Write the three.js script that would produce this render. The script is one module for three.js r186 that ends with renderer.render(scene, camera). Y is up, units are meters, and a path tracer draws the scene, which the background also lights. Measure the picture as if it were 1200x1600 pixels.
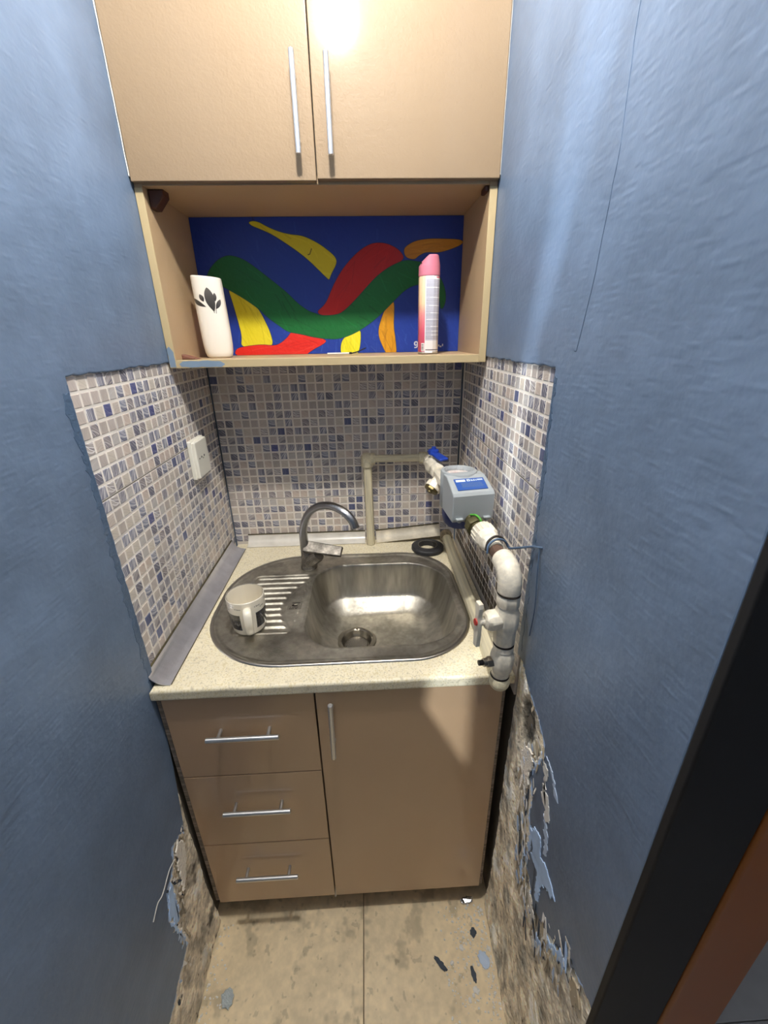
import * as THREE from 'three';
import { mergeGeometries, mergeVertices, toCreasedNormals } from 'three/addons/utils/BufferGeometryUtils.js';
import { RoundedBoxGeometry } from 'three/addons/geometries/RoundedBoxGeometry.js';
import { ImprovedNoise } from 'three/addons/math/ImprovedNoise.js';

// ---------------------------------------------------------------- camera, light, exposure
const scene = new THREE.Scene();
scene.background = new THREE.Color(0x05060a);
const camera = new THREE.PerspectiveCamera(101.14, 1200 / 1600, 0.02, 20);
camera.position.set(0.4859, 1.5457, 1.4066);
camera.up.set(0.0333, 0.9221, -0.3855);
camera.lookAt(0.4859 + 0.03641, 1.5457 - 0.38662, 1.4066 - 0.92152);
const renderer = new THREE.WebGLRenderer({ antialias: true });
renderer.toneMapping = THREE.LinearToneMapping;
renderer.toneMappingExposure = 1.38;
renderer.shadowMap.enabled = true;
const LAMP = new THREE.Vector3(0.44, 2.40, 0.86), LAMP_POWER = 3.3, LAMP_COLOR = new THREE.Color(1.0, 0.965, 0.91);
const HALL_LAMP = new THREE.Vector3(1.75, 2.2, 1.75), HALL_POWER = 0.28, HALL_COLOR = new THREE.Color(1.0, 0.93, 0.84);

// ---------------------------------------------------------------- helpers
let seed = 20240611;
function rnd() { seed |= 0; seed = (seed + 0x6D2B79F5) | 0; let t = Math.imul(seed ^ (seed >>> 15), 1 | seed); t = (t + Math.imul(t ^ (t >>> 7), 61 | t)) ^ t; return ((t ^ (t >>> 14)) >>> 0) / 4294967296; }
const rr = (a, b) => a + (b - a) * rnd();
const clamp = (v, a = 0, b = 1) => Math.min(b, Math.max(a, v));
const sstep = (a, b, v) => { const t = clamp((v - a) / (b - a)); return t * t * (3 - 2 * t); };
const perlin = new ImprovedNoise();
const V = (x, y, z) => new THREE.Vector3(x, y, z);
const fbm = (x, y, z = 0, o = 4) => { let s = 0, a = 0.5, f = 1; for (let i = 0; i < o; i++) { s += a * perlin.noise(x * f, y * f, z * f + i * 7.3); a *= 0.5; f *= 2.03; } return s; };
function hash(i, j, k) { let h = Math.imul(i, 374761393) + Math.imul(j, 668265263) + Math.imul(k, 2147483647); h = Math.imul(h ^ (h >>> 13), 1274126177); return ((h ^ (h >>> 16)) >>> 0) / 4294967296; }
function tnoise(x, y, p, k) { const i = Math.floor(x), j = Math.floor(y), u = x - i, v = y - j, w = (t) => t * t * (3 - 2 * t), m = (a) => ((a % p) + p) % p; const a = hash(m(i), m(j), k), b = hash(m(i + 1), m(j), k), c = hash(m(i), m(j + 1), k), d = hash(m(i + 1), m(j + 1), k); return (a + (b - a) * w(u)) * (1 - w(v)) + (c + (d - c) * w(u)) * w(v); }
function tfbm(u, v, p, o, k) { let s = 0, a = 0.5, n = 0; for (let i = 0; i < o; i++) { s += a * tnoise(u * p, v * p, p, k + i); n += a; a *= 0.55; p *= 2; } return s / n; }

const counts = new Map();
function numbered(n) { const c = counts.get(n) || 0; counts.set(n, c + 1); return c ? `${n}_${String(c).padStart(3, '0')}` : n; }
function mesh(name, geo, mat, parent = scene) {
  if (Array.isArray(geo)) geo = merge(geo);
  const m = new THREE.Mesh(geo, mat); m.name = numbered(name); m.castShadow = m.receiveShadow = true; parent.add(m); return m;
}
function merge(list) {
  const l = list.map((g) => { const h = g.index ? g.toNonIndexed() : g.clone(); for (const k of Object.keys(h.attributes)) if (!['position', 'normal', 'uv'].includes(k)) h.deleteAttribute(k); if (!h.attributes.uv) h.setAttribute('uv', new THREE.BufferAttribute(new Float32Array(h.attributes.position.count * 2), 2)); return h; });
  return mergeGeometries(l);
}
function thing(name, label, category, pos = [0, 0, 0], turn = 0, group) {
  const o = new THREE.Group(); o.name = numbered(name); o.position.set(...pos); o.rotation.y = turn; o.userData = { label, category }; if (group) o.userData.group = group; scene.add(o); return o;
}
function tag(o, label, category, group) { Object.assign(o.userData, { label, category }); if (group) o.userData.group = group; return o; }
function struct(name, geo, mat) { const m = mesh(name, geo, mat); m.userData.kind = 'structure'; return m; }
function structGroup(name) { const g = new THREE.Group(); g.name = numbered(name); g.userData.kind = 'structure'; scene.add(g); return g; }
function bx(x0, x1, y0, y1, z0, z1, r = 0.0015, seg = 2) {
  const w = x1 - x0, h = y1 - y0, d = z1 - z0, m = Math.min(w, h, d);
  const g = r > 0 ? new RoundedBoxGeometry(w, h, d, seg, Math.min(r, m * 0.49)) : new THREE.BoxGeometry(w, h, d);
  g.translate((x0 + x1) / 2, (y0 + y1) / 2, (z0 + z1) / 2);
  const p = g.attributes.position, n = g.attributes.normal, uv = g.attributes.uv;          // uv in metres
  for (let i = 0; i < p.count; i++) { const ax = Math.abs(n.getX(i)), ay = Math.abs(n.getY(i)), az = Math.abs(n.getZ(i)); if (ax >= ay && ax >= az) uv.setXY(i, p.getZ(i), p.getY(i)); else if (ay >= az) uv.setXY(i, p.getX(i), p.getZ(i)); else uv.setXY(i, p.getX(i), p.getY(i)); }
  return g;
}
function orient(g, A, B) { const d = B.clone().sub(A); g.applyQuaternion(new THREE.Quaternion().setFromUnitVectors(V(0, 1, 0), d.normalize())); return g.translate(A.x, A.y, A.z); }
function lathe(profile, A = V(0, 0, 0), dir = V(0, 1, 0), seg = 40) {        // profile [radius, height]
  const g = new THREE.LatheGeometry(profile.map(([r, y]) => new THREE.Vector2(Math.max(r, 0.00001), y)), seg);
  const c = toCreasedNormals(g, 0.7);
  return orient(c, A, A.clone().add(dir));
}
function rod(A, B, r, seg = 24, ch = 0.0012) { const L = A.distanceTo(B); ch = Math.min(ch, r * 0.4, L * 0.3); return lathe([[0, 0], [r - ch, 0], [r, ch], [r, L - ch], [r - ch, L], [0, L]], A, B.clone().sub(A).normalize(), seg); }
function tube(pts, r, seg = 60, rad = 14, tension = 0.5) { const c = new THREE.CatmullRomCurve3(pts.map((p) => V(...p)), false, 'catmullrom', tension); const t = new THREE.TubeGeometry(c, seg, r, rad, false); const caps = [0, 1].map((u) => { const s = new THREE.SphereGeometry(r, rad, 8); const p = c.getPoint(u); return s.translate(p.x, p.y, p.z); }); return merge([t, ...caps]); }
function sweep(pts, radii, seg = 60, rad = 20) {      // radii: [along, across-a, across-b] keyed evenly
  const c = new THREE.CatmullRomCurve3(pts.map((p) => V(...p)), false, 'catmullrom', 0.5); const fr = c.computeFrenetFrames(seg, false); const pos = [], idx = [], uv = [];
  for (let i = 0; i <= seg; i++) { const u = i / seg, p = c.getPointAt(u), k = u * (radii.length - 1), a = Math.min(Math.floor(k), radii.length - 2), f = k - a; const ra = radii[a][0] * (1 - f) + radii[a + 1][0] * f, rb = radii[a][1] * (1 - f) + radii[a + 1][1] * f;
    for (let j = 0; j <= rad; j++) { const t = j / rad * Math.PI * 2; const q = p.clone().addScaledVector(fr.normals[i], Math.cos(t) * ra).addScaledVector(fr.binormals[i], Math.sin(t) * rb); pos.push(q.x, q.y, q.z); uv.push(u, j / rad); } }
  for (let i = 0; i < seg; i++) for (let j = 0; j < rad; j++) { const a = i * (rad + 1) + j, b = a + rad + 1; idx.push(a, a + 1, b, b, a + 1, b + 1); }
  for (const e of [0, seg]) { const p = c.getPointAt(e / seg); const ci = pos.length / 3; pos.push(p.x, p.y, p.z); uv.push(0, 0); for (let j = 0; j < rad; j++) { const a = e * (rad + 1) + j; if (e === 0) idx.push(ci, a + 1, a); else idx.push(ci, a, a + 1); } }
  const g = new THREE.BufferGeometry(); g.setAttribute('position', new THREE.Float32BufferAttribute(pos, 3)); g.setAttribute('uv', new THREE.Float32BufferAttribute(uv, 2)); g.setIndex(idx); g.computeVertexNormals(); return g;
}
function shapeOf(pts, holes = []) { const s = new THREE.Shape(pts.map(([x, y]) => new THREE.Vector2(x, y))); for (const h of holes) s.holes.push(new THREE.Path(h.map(([x, y]) => new THREE.Vector2(x, y)))); return s; }
function extr(pts, t, bevel = 0.001, holes = [], seg = 1) { const b = Math.min(bevel, t * 0.45); const g = new THREE.ExtrudeGeometry(shapeOf(pts, holes), { depth: t - 2 * b, bevelEnabled: b > 0, bevelSize: b, bevelOffset: -b, bevelThickness: b, bevelSegments: seg, curveSegments: 12 }); return g.translate(0, 0, b); }
// a local (u = z, v = y) outline put on a wall: right wall faces -x, left wall faces +x
const onRight = (g, x) => g.rotateY(-Math.PI / 2).translate(x, 0, 0);
const mirrorU = (pts) => pts.map(([u, v]) => [-u, v]);
const onLeft = (g, x) => g.rotateY(Math.PI / 2).translate(x, 0, 0);
function jag(pts, amp, step, closed = true, fr = 60) {      // an irregular torn edge through the given points
  const out = []; const n = pts.length;
  for (let i = 0; i < (closed ? n : n - 1); i++) { const a = pts[i], b = pts[(i + 1) % n], L = Math.hypot(b[0] - a[0], b[1] - a[1]), k = Math.max(1, Math.round(L / step)); for (let j = 0; j < k; j++) { const t = j / k, x = a[0] + (b[0] - a[0]) * t, y = a[1] + (b[1] - a[1]) * t; out.push([x + amp * 2 * perlin.noise(x * fr, y * fr, 3.1) + amp * rr(-0.5, 0.5), y + amp * 2 * perlin.noise(x * fr, y * fr, 9.7) + amp * rr(-0.5, 0.5)]); } }
  if (!closed) out.push(pts[n - 1]); return out;
}
// ---------------------------------------------------------------- textures
function dataTex(n, fn, color = false) { const d = new Uint8Array(n * n * 4); for (let j = 0; j < n; j++) for (let i = 0; i < n; i++) { const c = fn(i / n, j / n); const k = (j * n + i) * 4; if (typeof c === 'number') d[k] = d[k + 1] = d[k + 2] = clamp(c) * 255; else { d[k] = clamp(c[0]) * 255; d[k + 1] = clamp(c[1]) * 255; d[k + 2] = clamp(c[2]) * 255; } d[k + 3] = 255; } const t = new THREE.DataTexture(d, n, n); t.wrapS = t.wrapT = THREE.RepeatWrapping; t.magFilter = THREE.LinearFilter; t.minFilter = THREE.LinearMipmapLinearFilter; t.generateMipmaps = true; if (color) t.colorSpace = THREE.SRGBColorSpace; t.needsUpdate = true; return t; }
function canvasTex(w, h, draw) { const c = document.createElement('canvas'); c.width = w; c.height = h; draw(c.getContext('2d'), w, h); const t = new THREE.CanvasTexture(c); t.colorSpace = THREE.SRGBColorSpace; t.magFilter = THREE.LinearFilter; return t; }
const rep = (t, u, v = u) => { const c = t.clone(); c.repeat.set(u, v); c.needsUpdate = true; return c; };
const bumpOrange = dataTex(256, (u, v) => 0.6 * tfbm(u, v, 32, 3, 11) + 0.4 * tfbm(u, v, 8, 2, 3));
const bumpWall = dataTex(512, (u, v) => 0.55 * tfbm(u, v, 6, 4, 21) + 0.25 * tfbm(u, v, 48, 3, 31) + 0.2 * tnoise(u * 24, v * 96, 24, 41) );
const bumpSpeck = dataTex(256, (u, v) => tfbm(u, v, 40, 3, 61));
const wallTone = dataTex(512, (u, v) => { const t = tfbm(u, v, 4, 5, 71) - 0.5, w = tfbm(u, v, 24, 3, 81) - 0.5; const k = 1 + 0.30 * t + 0.10 * w; return [0.388 * k, 0.456 * k, 0.548 * k]; }, true);
const counterTex = dataTex(512, (u, v) => { const t = tfbm(u, v, 128, 2, 5), s = tfbm(u, v, 6, 3, 15) - 0.5; let k = 1 + 0.10 * s; const q = sstep(0.56, 0.78, t), q2 = sstep(0.38, 0.22, t); return [0.915 * k * (1 - 0.08 * q - 0.14 * q2), 0.875 * k * (1 - 0.10 * q - 0.15 * q2), 0.77 * k * (1 - 0.18 * q - 0.18 * q2)]; }, true);
const steelRough = dataTex(512, (u, v) => 0.46 + 0.35 * (tfbm(u, v, 5, 5, 91) - 0.42) + 0.1 * (tfbm(u, v, 60, 2, 95) - 0.5));
const steelTone = dataTex(512, (u, v) => { const k = 0.66 + 0.44 * (tfbm(u, v, 6, 5, 101) - 0.5) + 0.12 * (tfbm(u, v, 50, 2, 105) - 0.5); return [k * 0.985, k * 0.958, k * 0.895]; }, true);
const dirtTone = (r, g, b, amp, k0, p = 6) => dataTex(256, (u, v) => { const k = 1 + amp * (tfbm(u, v, p, 5, k0) - 0.5); return [r * k, g * k, b * k]; }, true);
const mortarTone = dataTex(512, (u, v) => { const a = tfbm(u, v, 5, 5, 111), b = tfbm(u, v, 30, 3, 121); let c = [0.87, 0.835, 0.77]; const k = 1 + 0.45 * (a - 0.5) + 0.4 * (b - 0.5); if (b < 0.22) c = [0.58, 0.53, 0.46]; if (a > 0.64) c = [0.92, 0.90, 0.86]; return c.map((q) => q * k); }, true);
const floorTone = [0, 1].map((s) => dataTex(512, (u, v) => { const a = tfbm(u, v, 4, 5, 131 + s * 9), b = tfbm(u, v, 40, 3, 141 + s * 9), d = tfbm(u, v, 11, 4, 151 + s * 9); let k = 1 + 0.16 * (a - 0.5) + 0.14 * (b - 0.5); k *= 1 - 0.16 * sstep(0.42, 0.26, d) - 0.13 * sstep(0.30, 0.2, tfbm(u, v, 34, 3, 161 + s * 9)); return [0.86 * k, 0.785 * k, 0.645 * k]; }, true));

// ---------------------------------------------------------------- materials
const std = (o) => new THREE.MeshStandardMaterial(o), phy = (o) => new THREE.MeshPhysicalMaterial(o);
const M = {
  bluePaint: phy({ map: rep(wallTone, 1.1), roughness: 0.42, bumpMap: rep(bumpWall, 2.4), bumpScale: 0.0014, specularIntensity: 0.7 }),
  darkBlue: std({ color: 0x4a5f78, roughness: 0.38, bumpMap: rep(bumpWall, 5), bumpScale: 0.002 }),
  paleBlue: std({ map: dirtTone(0.70, 0.80, 0.93, 0.4, 171, 12), roughness: 0.8, bumpMap: bumpSpeck, bumpScale: 0.002 }),
  mortar: std({ map: rep(mortarTone, 3), roughness: 0.95, bumpMap: rep(bumpSpeck, 4), bumpScale: 0.004, vertexColors: true }),
  plasterPale: std({ map: dirtTone(0.93, 0.90, 0.85, 0.25, 177, 10), roughness: 0.9, bumpMap: rep(bumpSpeck, 6), bumpScale: 0.003 }),
  flakeWhite: std({ color: 0xd9d6d0, roughness: 0.8 }),
  flakeBeige: std({ color: 0xb6a78e, roughness: 0.9 }),
  flakeDark: std({ color: 0x39434f, roughness: 0.7 }),
  flakeBlue: std({ color: 0xb4c4da, roughness: 0.7 }),
  grout: std({ map: rep(dirtTone(0.90, 0.87, 0.83, 0.2, 181), 2), roughness: 0.85 }),
  joint: std({ color: 0x4b4238, roughness: 0.9 }),
  cream: phy({ color: 0x85725b, roughness: 0.5, specularIntensity: 0.35, clearcoat: 0.3, clearcoatRoughness: 0.12, bumpMap: rep(bumpOrange, 9), bumpScale: 0.0006 }),
  creamBase: phy({ color: 0xb89877, roughness: 0.38, clearcoat: 0.9, clearcoatRoughness: 0.04, bumpMap: rep(bumpOrange, 9), bumpScale: 0.00015 }),
  creamInner: std({ color: 0xb09674, roughness: 0.5, bumpMap: rep(bumpOrange, 9), bumpScale: 0.0004 }),
  edge: std({ color: 0xb5a27c, roughness: 0.45 }),
  edgeGrey: std({ map: rep(dirtTone(0.55, 0.5, 0.45, 0.9, 191, 32), 1, 8), roughness: 0.8 }),
  smear: std({ color: 0x74879a, roughness: 0.5 }),
  white: std({ color: 0xe6e1d8, roughness: 0.6 }),
  satin: std({ color: 0xd8d8d8, metalness: 0.9, roughness: 0.32 }),
  counter: phy({ map: rep(counterTex, 2.2), roughness: 0.45, clearcoat: 0.2, clearcoatRoughness: 0.3 }),
  counterEdge: std({ color: 0xc7b596, roughness: 0.5 }),
  steel: std({ map: rep(steelTone, 2), metalness: 1, roughness: 1, roughnessMap: rep(steelRough, 3), bumpMap: rep(bumpSpeck, 8), bumpScale: 0.0003 }),
  steelRim: std({ color: 0xb9b5ad, metalness: 1, roughness: 0.28 }),
  drain: std({ color: 0x8d877c, metalness: 1, roughness: 0.35 }),
  black: std({ color: 0x0b0b0d, roughness: 0.5 }),
  chrome: std({ color: 0x9a9a9c, metalness: 1, roughness: 0.2, bumpMap: rep(bumpSpeck, 3), bumpScale: 0.0004 }),
  chromeDirty: std({ map: rep(dirtTone(0.5, 0.48, 0.45, 0.9, 201, 10), 8), metalness: 0.9, roughness: 0.42 }),
  pipe: std({ map: rep(dirtTone(0.84, 0.80, 0.68, 0.35, 211), 3), roughness: 0.45 }),
  pipeDirty: std({ map: rep(dirtTone(0.62, 0.56, 0.45, 0.7, 221), 4), roughness: 0.6 }),
  fitting: phy({ map: rep(dirtTone(0.91, 0.875, 0.80, 0.22, 231), 3), roughness: 0.35, clearcoat: 0.3, clearcoatRoughness: 0.2 }),
  ring: std({ color: 0x2a211a, roughness: 0.8 }),
  brass: std({ color: 0x6f6342, metalness: 0.8, roughness: 0.42 }),
  brassGreen: std({ map: rep(dirtTone(0.33, 0.31, 0.2, 1.0, 241, 12), 10), metalness: 0.4, roughness: 0.6 }),
  rust: std({ map: rep(dirtTone(0.36, 0.27, 0.22, 0.9, 251, 12), 10), roughness: 0.85 }),
  blueHandle: std({ color: 0x2142a8, roughness: 0.4 }),
  green: std({ color: 0x4f9a35, roughness: 0.5 }),
  red: std({ color: 0xb4332a, roughness: 0.5 }),
  meterGrey: phy({ color: 0x9fa5a8, roughness: 0.4, clearcoat: 0.2, clearcoatRoughness: 0.3 }),
  meterBlue: std({ color: 0x1c2f66, roughness: 0.5 }),
  glass: phy({ color: 0xffffff, roughness: 0.02, transmission: 1, thickness: 0, ior: 1.45 }),
  alu: std({ map: rep(dirtTone(0.84, 0.84, 0.87, 0.18, 261), 6), metalness: 0.8, roughness: 0.3, bumpMap: rep(bumpSpeck, 5), bumpScale: 0.0004 }),
  coveWhite: phy({ map: rep(dirtTone(0.88, 0.86, 0.82, 0.2, 271), 4), roughness: 0.3, clearcoat: 0.3 }),
  coveGrimy: std({ map: rep(dirtTone(0.82, 0.785, 0.71, 0.5, 281, 6), 4), roughness: 0.5 }),
  grime: std({ map: rep(dirtTone(0.30, 0.27, 0.17, 0.9, 291, 12), 8), roughness: 0.8 }),
  rubber: std({ color: 0x29292b, roughness: 0.55 }),
  brown: std({ color: 0x45241a, roughness: 0.5 }),
  brownRed: std({ color: 0x6b4436, roughness: 0.6 }),
  socket: phy({ color: 0xe8e4d6, roughness: 0.3, clearcoat: 0.3 }),
  wireBlue: std({ color: 0x4a5f78, roughness: 0.5 }),
  wallEndShade: std({ color: 0x0c0b0e, roughness: 0.7 }),
  wood: std({ color: 0x944e02, roughness: 0.45 }),
  woodDark: std({ color: 0x3a1c0a, roughness: 0.5 }),
  hallTile: std({ map: rep(dirtTone(0.80, 0.80, 0.81, 0.12, 301), 2), roughness: 0.35 }),
  masonry: std({ color: 0x6f665a, roughness: 0.95 }),
  cloth: std({ color: 0x5a4a52, roughness: 0.95 }),
  ceiling: std({ color: 0xd8d4cc, roughness: 0.9 }),
  roomWall: std({ color: 0x7d8ea3, roughness: 0.7 }),
  foil: std({ color: 0xd7d7da, metalness: 0.9, roughness: 0.25 }),
};

// ---------------------------------------------------------------- the setting: shell
const FLOOR = -0.055, CEIL = 2.56;
struct('ceiling', bx(-0.3, 2.6, CEIL, CEIL + 0.1, -0.3, 3.2, 0), M.ceiling);
struct('wall_side_room', merge([bx(-2.1, -2.0, FLOOR - 0.1, CEIL, 1.3, 3.2, 0), bx(-2.0, -0.15, FLOOR - 0.1, CEIL, 1.3, 1.4, 0), bx(-2.0, 0, FLOOR - 0.1, CEIL, 3.1, 3.2, 0), bx(-0.1, 0, FLOOR - 0.1, CEIL, 2.4, 3.1, 0), bx(-2.0, -0.1, FLOOR - 0.11, FLOOR, 1.4, 3.1, 0)]), M.roomWall);
struct('ceiling_side_room', bx(-2.1, -0.3, CEIL, CEIL + 0.1, 1.3, 3.2, 0), M.ceiling);
struct('wall_rear', bx(-0.1, 2.6, FLOOR, CEIL, 2.4, 2.5, 0), M.roomWall);
struct('wall_far_right', bx(2.3, 2.4, FLOOR, CEIL, -0.1, 2.4, 0), M.roomWall);
struct('wall_hall_end', bx(0.92, 2.3, FLOOR, CEIL, -0.2, -0.1, 0), M.roomWall);
{ // floor: two columns of large beige tiles with a thin dark joint, pale tiles in the next room
  const f = structGroup('floor');
  mesh('subfloor', bx(-0.1, 2.4, FLOOR - 0.12, FLOOR - 0.009, -0.1, 2.45, 0), M.joint, f);
  const mats = floorTone.map((t) => std({ map: rep(t, 1.7), roughness: 0.55, bumpMap: rep(bumpSpeck, 3), bumpScale: 0.0006 }));
  const xs = [-0.02, 0.4305, 0.89], zs = [-0.02, 0.5, 1.1, 1.7, 2.39];
  for (let i = 0; i < 2; i++) for (let j = 0; j < 4; j++) mesh('floor_tile', bx(xs[i] + 0.001, xs[i + 1] - 0.001, FLOOR - 0.01, FLOOR, zs[j] + 0.001, zs[j + 1] - 0.001, 0.0012), mats[i], f);
  for (let i = 0; i < 4; i++) for (let j = 0; j < 7; j++) { const x = 0.892 + i * 0.352, z = -0.1 + j * 0.3565; mesh('floor_tile', bx(x, x + 0.35, FLOOR - 0.01, FLOOR + (x < 0.9 && z < 1 ? -0.002 : 0), z, z + 0.3545, 0.0012), M.hallTile, f); }
}
// mosaic atlas: plain beige pieces, streaked grey-blue ones, deep blue ones
const ATL = 4;
const atlas = canvasTex(512, 512, (c, w) => {
  const s = w / ATL;
  for (let k = 0; k < 16; k++) {
    const x0 = (k % ATL) * s, y0 = Math.floor(k / ATL) * s; c.save(); c.beginPath(); c.rect(x0, y0, s, s); c.clip();
    const plain = k < 6, deep = k >= 14;
    const base = plain ? [[196, 184, 174], [188, 177, 170], [203, 193, 180], [186, 180, 176], [200, 184, 172], [178, 168, 160]][k] : deep ? [[90, 93, 132], [92, 98, 128]][k - 14] : [[146, 142, 148], [132, 132, 146], [156, 150, 149], [126, 126, 140], [148, 140, 140], [138, 140, 154], [164, 156, 153], [118, 116, 126]][k - 6];
    c.fillStyle = `rgb(${base})`; c.fillRect(x0, y0, s, s);
    const n = plain ? 10 : deep ? 8 : 13; const dir = rr(0, 3.14), bend = rr(-40, 40);
    for (let i = 0; i < n; i++) {
      const light = rnd() < (plain ? 0.5 : 0.55); const a = plain ? rr(0.08, 0.22) : deep ? rr(0.1, 0.25) : rr(0.35, 0.85);
      c.strokeStyle = light ? `rgba(226,222,220,${a})` : plain ? `rgba(150,138,132,${a})` : deep ? `rgba(40,44,100,${a})` : `rgba(84,84,104,${a})`; c.lineWidth = rr(3, plain ? 14 : 11);
      const off = rr(-s * 0.7, s * 0.7), cx = x0 + s / 2 - Math.sin(dir) * off, cy = y0 + s / 2 + Math.cos(dir) * off, L = s * rr(0.35, 0.9), d2 = dir + rr(-0.25, 0.25);
      c.beginPath(); c.moveTo(cx - Math.cos(d2) * L, cy - Math.sin(d2) * L); c.quadraticCurveTo(cx + bend * Math.sin(dir), cy - bend * Math.cos(dir), cx + Math.cos(d2) * L, cy + Math.sin(d2) * L); c.stroke();
    }
    c.restore();
  }
});
const tileMat = phy({ map: atlas, roughness: 0.24, specularIntensity: 0.9 });
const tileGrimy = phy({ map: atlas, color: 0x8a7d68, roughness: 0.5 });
const PITCH = 0.02775, TS = 0.0230, TT = 0.0050;
const tileGeos = [];
for (let k = 0; k < 16; k++) {
  const h = TS / 2, b = 0.0012, pos = [], uv = [], idx = []; const u0 = (k % ATL) / ATL, v0 = 1 - (Math.floor(k / ATL) + 1) / ATL;
  const ringAt = (e, z) => [[-e, -e, z], [e, -e, z], [e, e, z], [-e, e, z]];
  const layers = [ringAt(h, 0), ringAt(h, TT - b), ringAt(h - b, TT)];
  for (const L of layers) for (const p of L) { pos.push(...p); uv.push(u0 + (0.06 + 0.88 * (p[0] / TS + 0.5)) / ATL, v0 + (0.06 + 0.88 * (p[1] / TS + 0.5)) / ATL); }
  for (let l = 0; l < 2; l++) for (let j = 0; j < 4; j++) { const a = l * 4 + j, d = l * 4 + (j + 1) % 4; idx.push(a, d, d + 4, a, d + 4, a + 4); }
  idx.push(8, 9, 10, 8, 10, 11);
  const g = new THREE.BufferGeometry(); g.setAttribute('position', new THREE.Float32BufferAttribute(pos, 3)); g.setAttribute('uv', new THREE.Float32BufferAttribute(uv, 2)); g.setIndex(idx); const f = g.toNonIndexed(); f.computeVertexNormals(); tileGeos.push(f);
}
const pickTile = () => { const r = rnd(); return r < 0.44 ? Math.floor(rr(0, 6)) : r < 0.972 ? 6 + Math.floor(rr(0, 8)) : 14 + Math.floor(rr(0, 2)); };
function mosaic(parent, list) {       // list of { p, rotY, grimy, w }: the 300 that show largest are pieces of their own
  for (const t of list) { const d = V(...t.p).sub(camera.position); t.n = V(Math.sin(t.rotY), 0, Math.cos(t.rotY)); t.area = Math.max(0, -d.dot(t.n)) / Math.pow(d.length(), 3) * (t.w ?? 1); t.k = pickTile(); }
  list.sort((a, b) => b.area - a.area);
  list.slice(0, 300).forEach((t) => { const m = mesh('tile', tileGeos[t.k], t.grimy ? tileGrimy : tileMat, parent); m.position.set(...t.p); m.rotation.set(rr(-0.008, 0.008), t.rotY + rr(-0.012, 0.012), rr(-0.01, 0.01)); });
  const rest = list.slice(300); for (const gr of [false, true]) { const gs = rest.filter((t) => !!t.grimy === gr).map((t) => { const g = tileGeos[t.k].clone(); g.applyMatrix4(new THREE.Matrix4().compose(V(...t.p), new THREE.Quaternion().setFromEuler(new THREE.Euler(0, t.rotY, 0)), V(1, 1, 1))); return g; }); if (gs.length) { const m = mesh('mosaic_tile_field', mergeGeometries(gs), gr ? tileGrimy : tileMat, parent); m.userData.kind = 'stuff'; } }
}
const H = 0.849, TILE_TOP = 1.4915;
{ // back wall
  const w = structGroup('wall_back');
  mesh('masonry', bx(-0.1, 0.92, FLOOR - 0.05, CEIL, -0.15, -0.011, 0), M.roomWall, w);
  mesh('grout', bx(0, 0.8, 0.80, TILE_TOP, -0.0115, -0.00085, 0), M.grout, w);
  mesh('tile_joint', bx(0.002, 0.798, 1.0206, 1.0222, -0.003, -0.0006, 0), M.joint, w);
  const L = []; for (let r = 0; r < 24; r++) for (let c = 0; c < 29; c++) { const y = 1.0215 + PITCH * (r - 6 + 0.5), x = -0.0035 + PITCH * (c + 0.5); if (y > 1.477 || x > 0.79 || x < 0.01 || y < 0.845) continue; L.push({ p: [x, y, -0.005], rotY: 0 }); }
  mosaic(w, L);
}
const FRONT = 1.12, ZL = 0.664, ZR = 0.690;
const leftMortar = [[0.724, 0.413], [0.737, 0.429], [0.76, 0.439], [0.78, 0.445], [0.792, 0.412], [0.81, 0.395], [0.833, 0.392], [0.843, 0.363], [0.858, 0.318], [0.852, 0.277], [0.836, 0.195], [0.834, 0.16], [0.859, 0.15], [0.888, 0.145], [0.93, 0.128], [0.975, 0.125], [1.06, 0.11], [1.2, 0.10], [1.495, 0.10]];
const rightMortar = [[0.721, 0.905], [0.781, 0.874], [0.821, 0.858], [0.855, 0.839], [0.87, 0.816], [0.851, 0.766], [0.835, 0.705], [0.854, 0.665], [0.852, 0.612], [0.879, 0.58], [0.872, 0.486], [0.901, 0.478], [0.921, 0.437], [0.955, 0.455], [0.989, 0.48], [1.018, 0.514], [1.058, 0.557], [1.094, 0.585], [1.122, 0.59]];
function mortarGeo(z0, z1, y0, y1, depth) {            // rough grid in (z, y); depth(z, y) is how far it stands into the room
  const nz = Math.round((z1 - z0) / 0.004), ny = Math.round((y1 - y0) / 0.004); const g = new THREE.PlaneGeometry(z1 - z0, y1 - y0, nz, ny); g.translate((z0 + z1) / 2, (y0 + y1) / 2, 0);
  const p = g.attributes.position, uv = g.attributes.uv, col = new Float32Array(p.count * 3);
  for (let i = 0; i < p.count; i++) { const z = p.getX(i), y = p.getY(i); const [d, c] = depth(z, y); p.setZ(i, d); uv.setXY(i, z, y); col.set(c, i * 3); }
  g.setAttribute('color', new THREE.BufferAttribute(col, 3)); g.computeVertexNormals(); return g;
}
const rough = (z, y, k) => 0.005 * fbm(z * 12, y * 7, k) + 0.0035 * fbm(z * 45, y * 22, k + 4) + 0.0022 * fbm(z * 130, y * 60, k + 8, 2);
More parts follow.
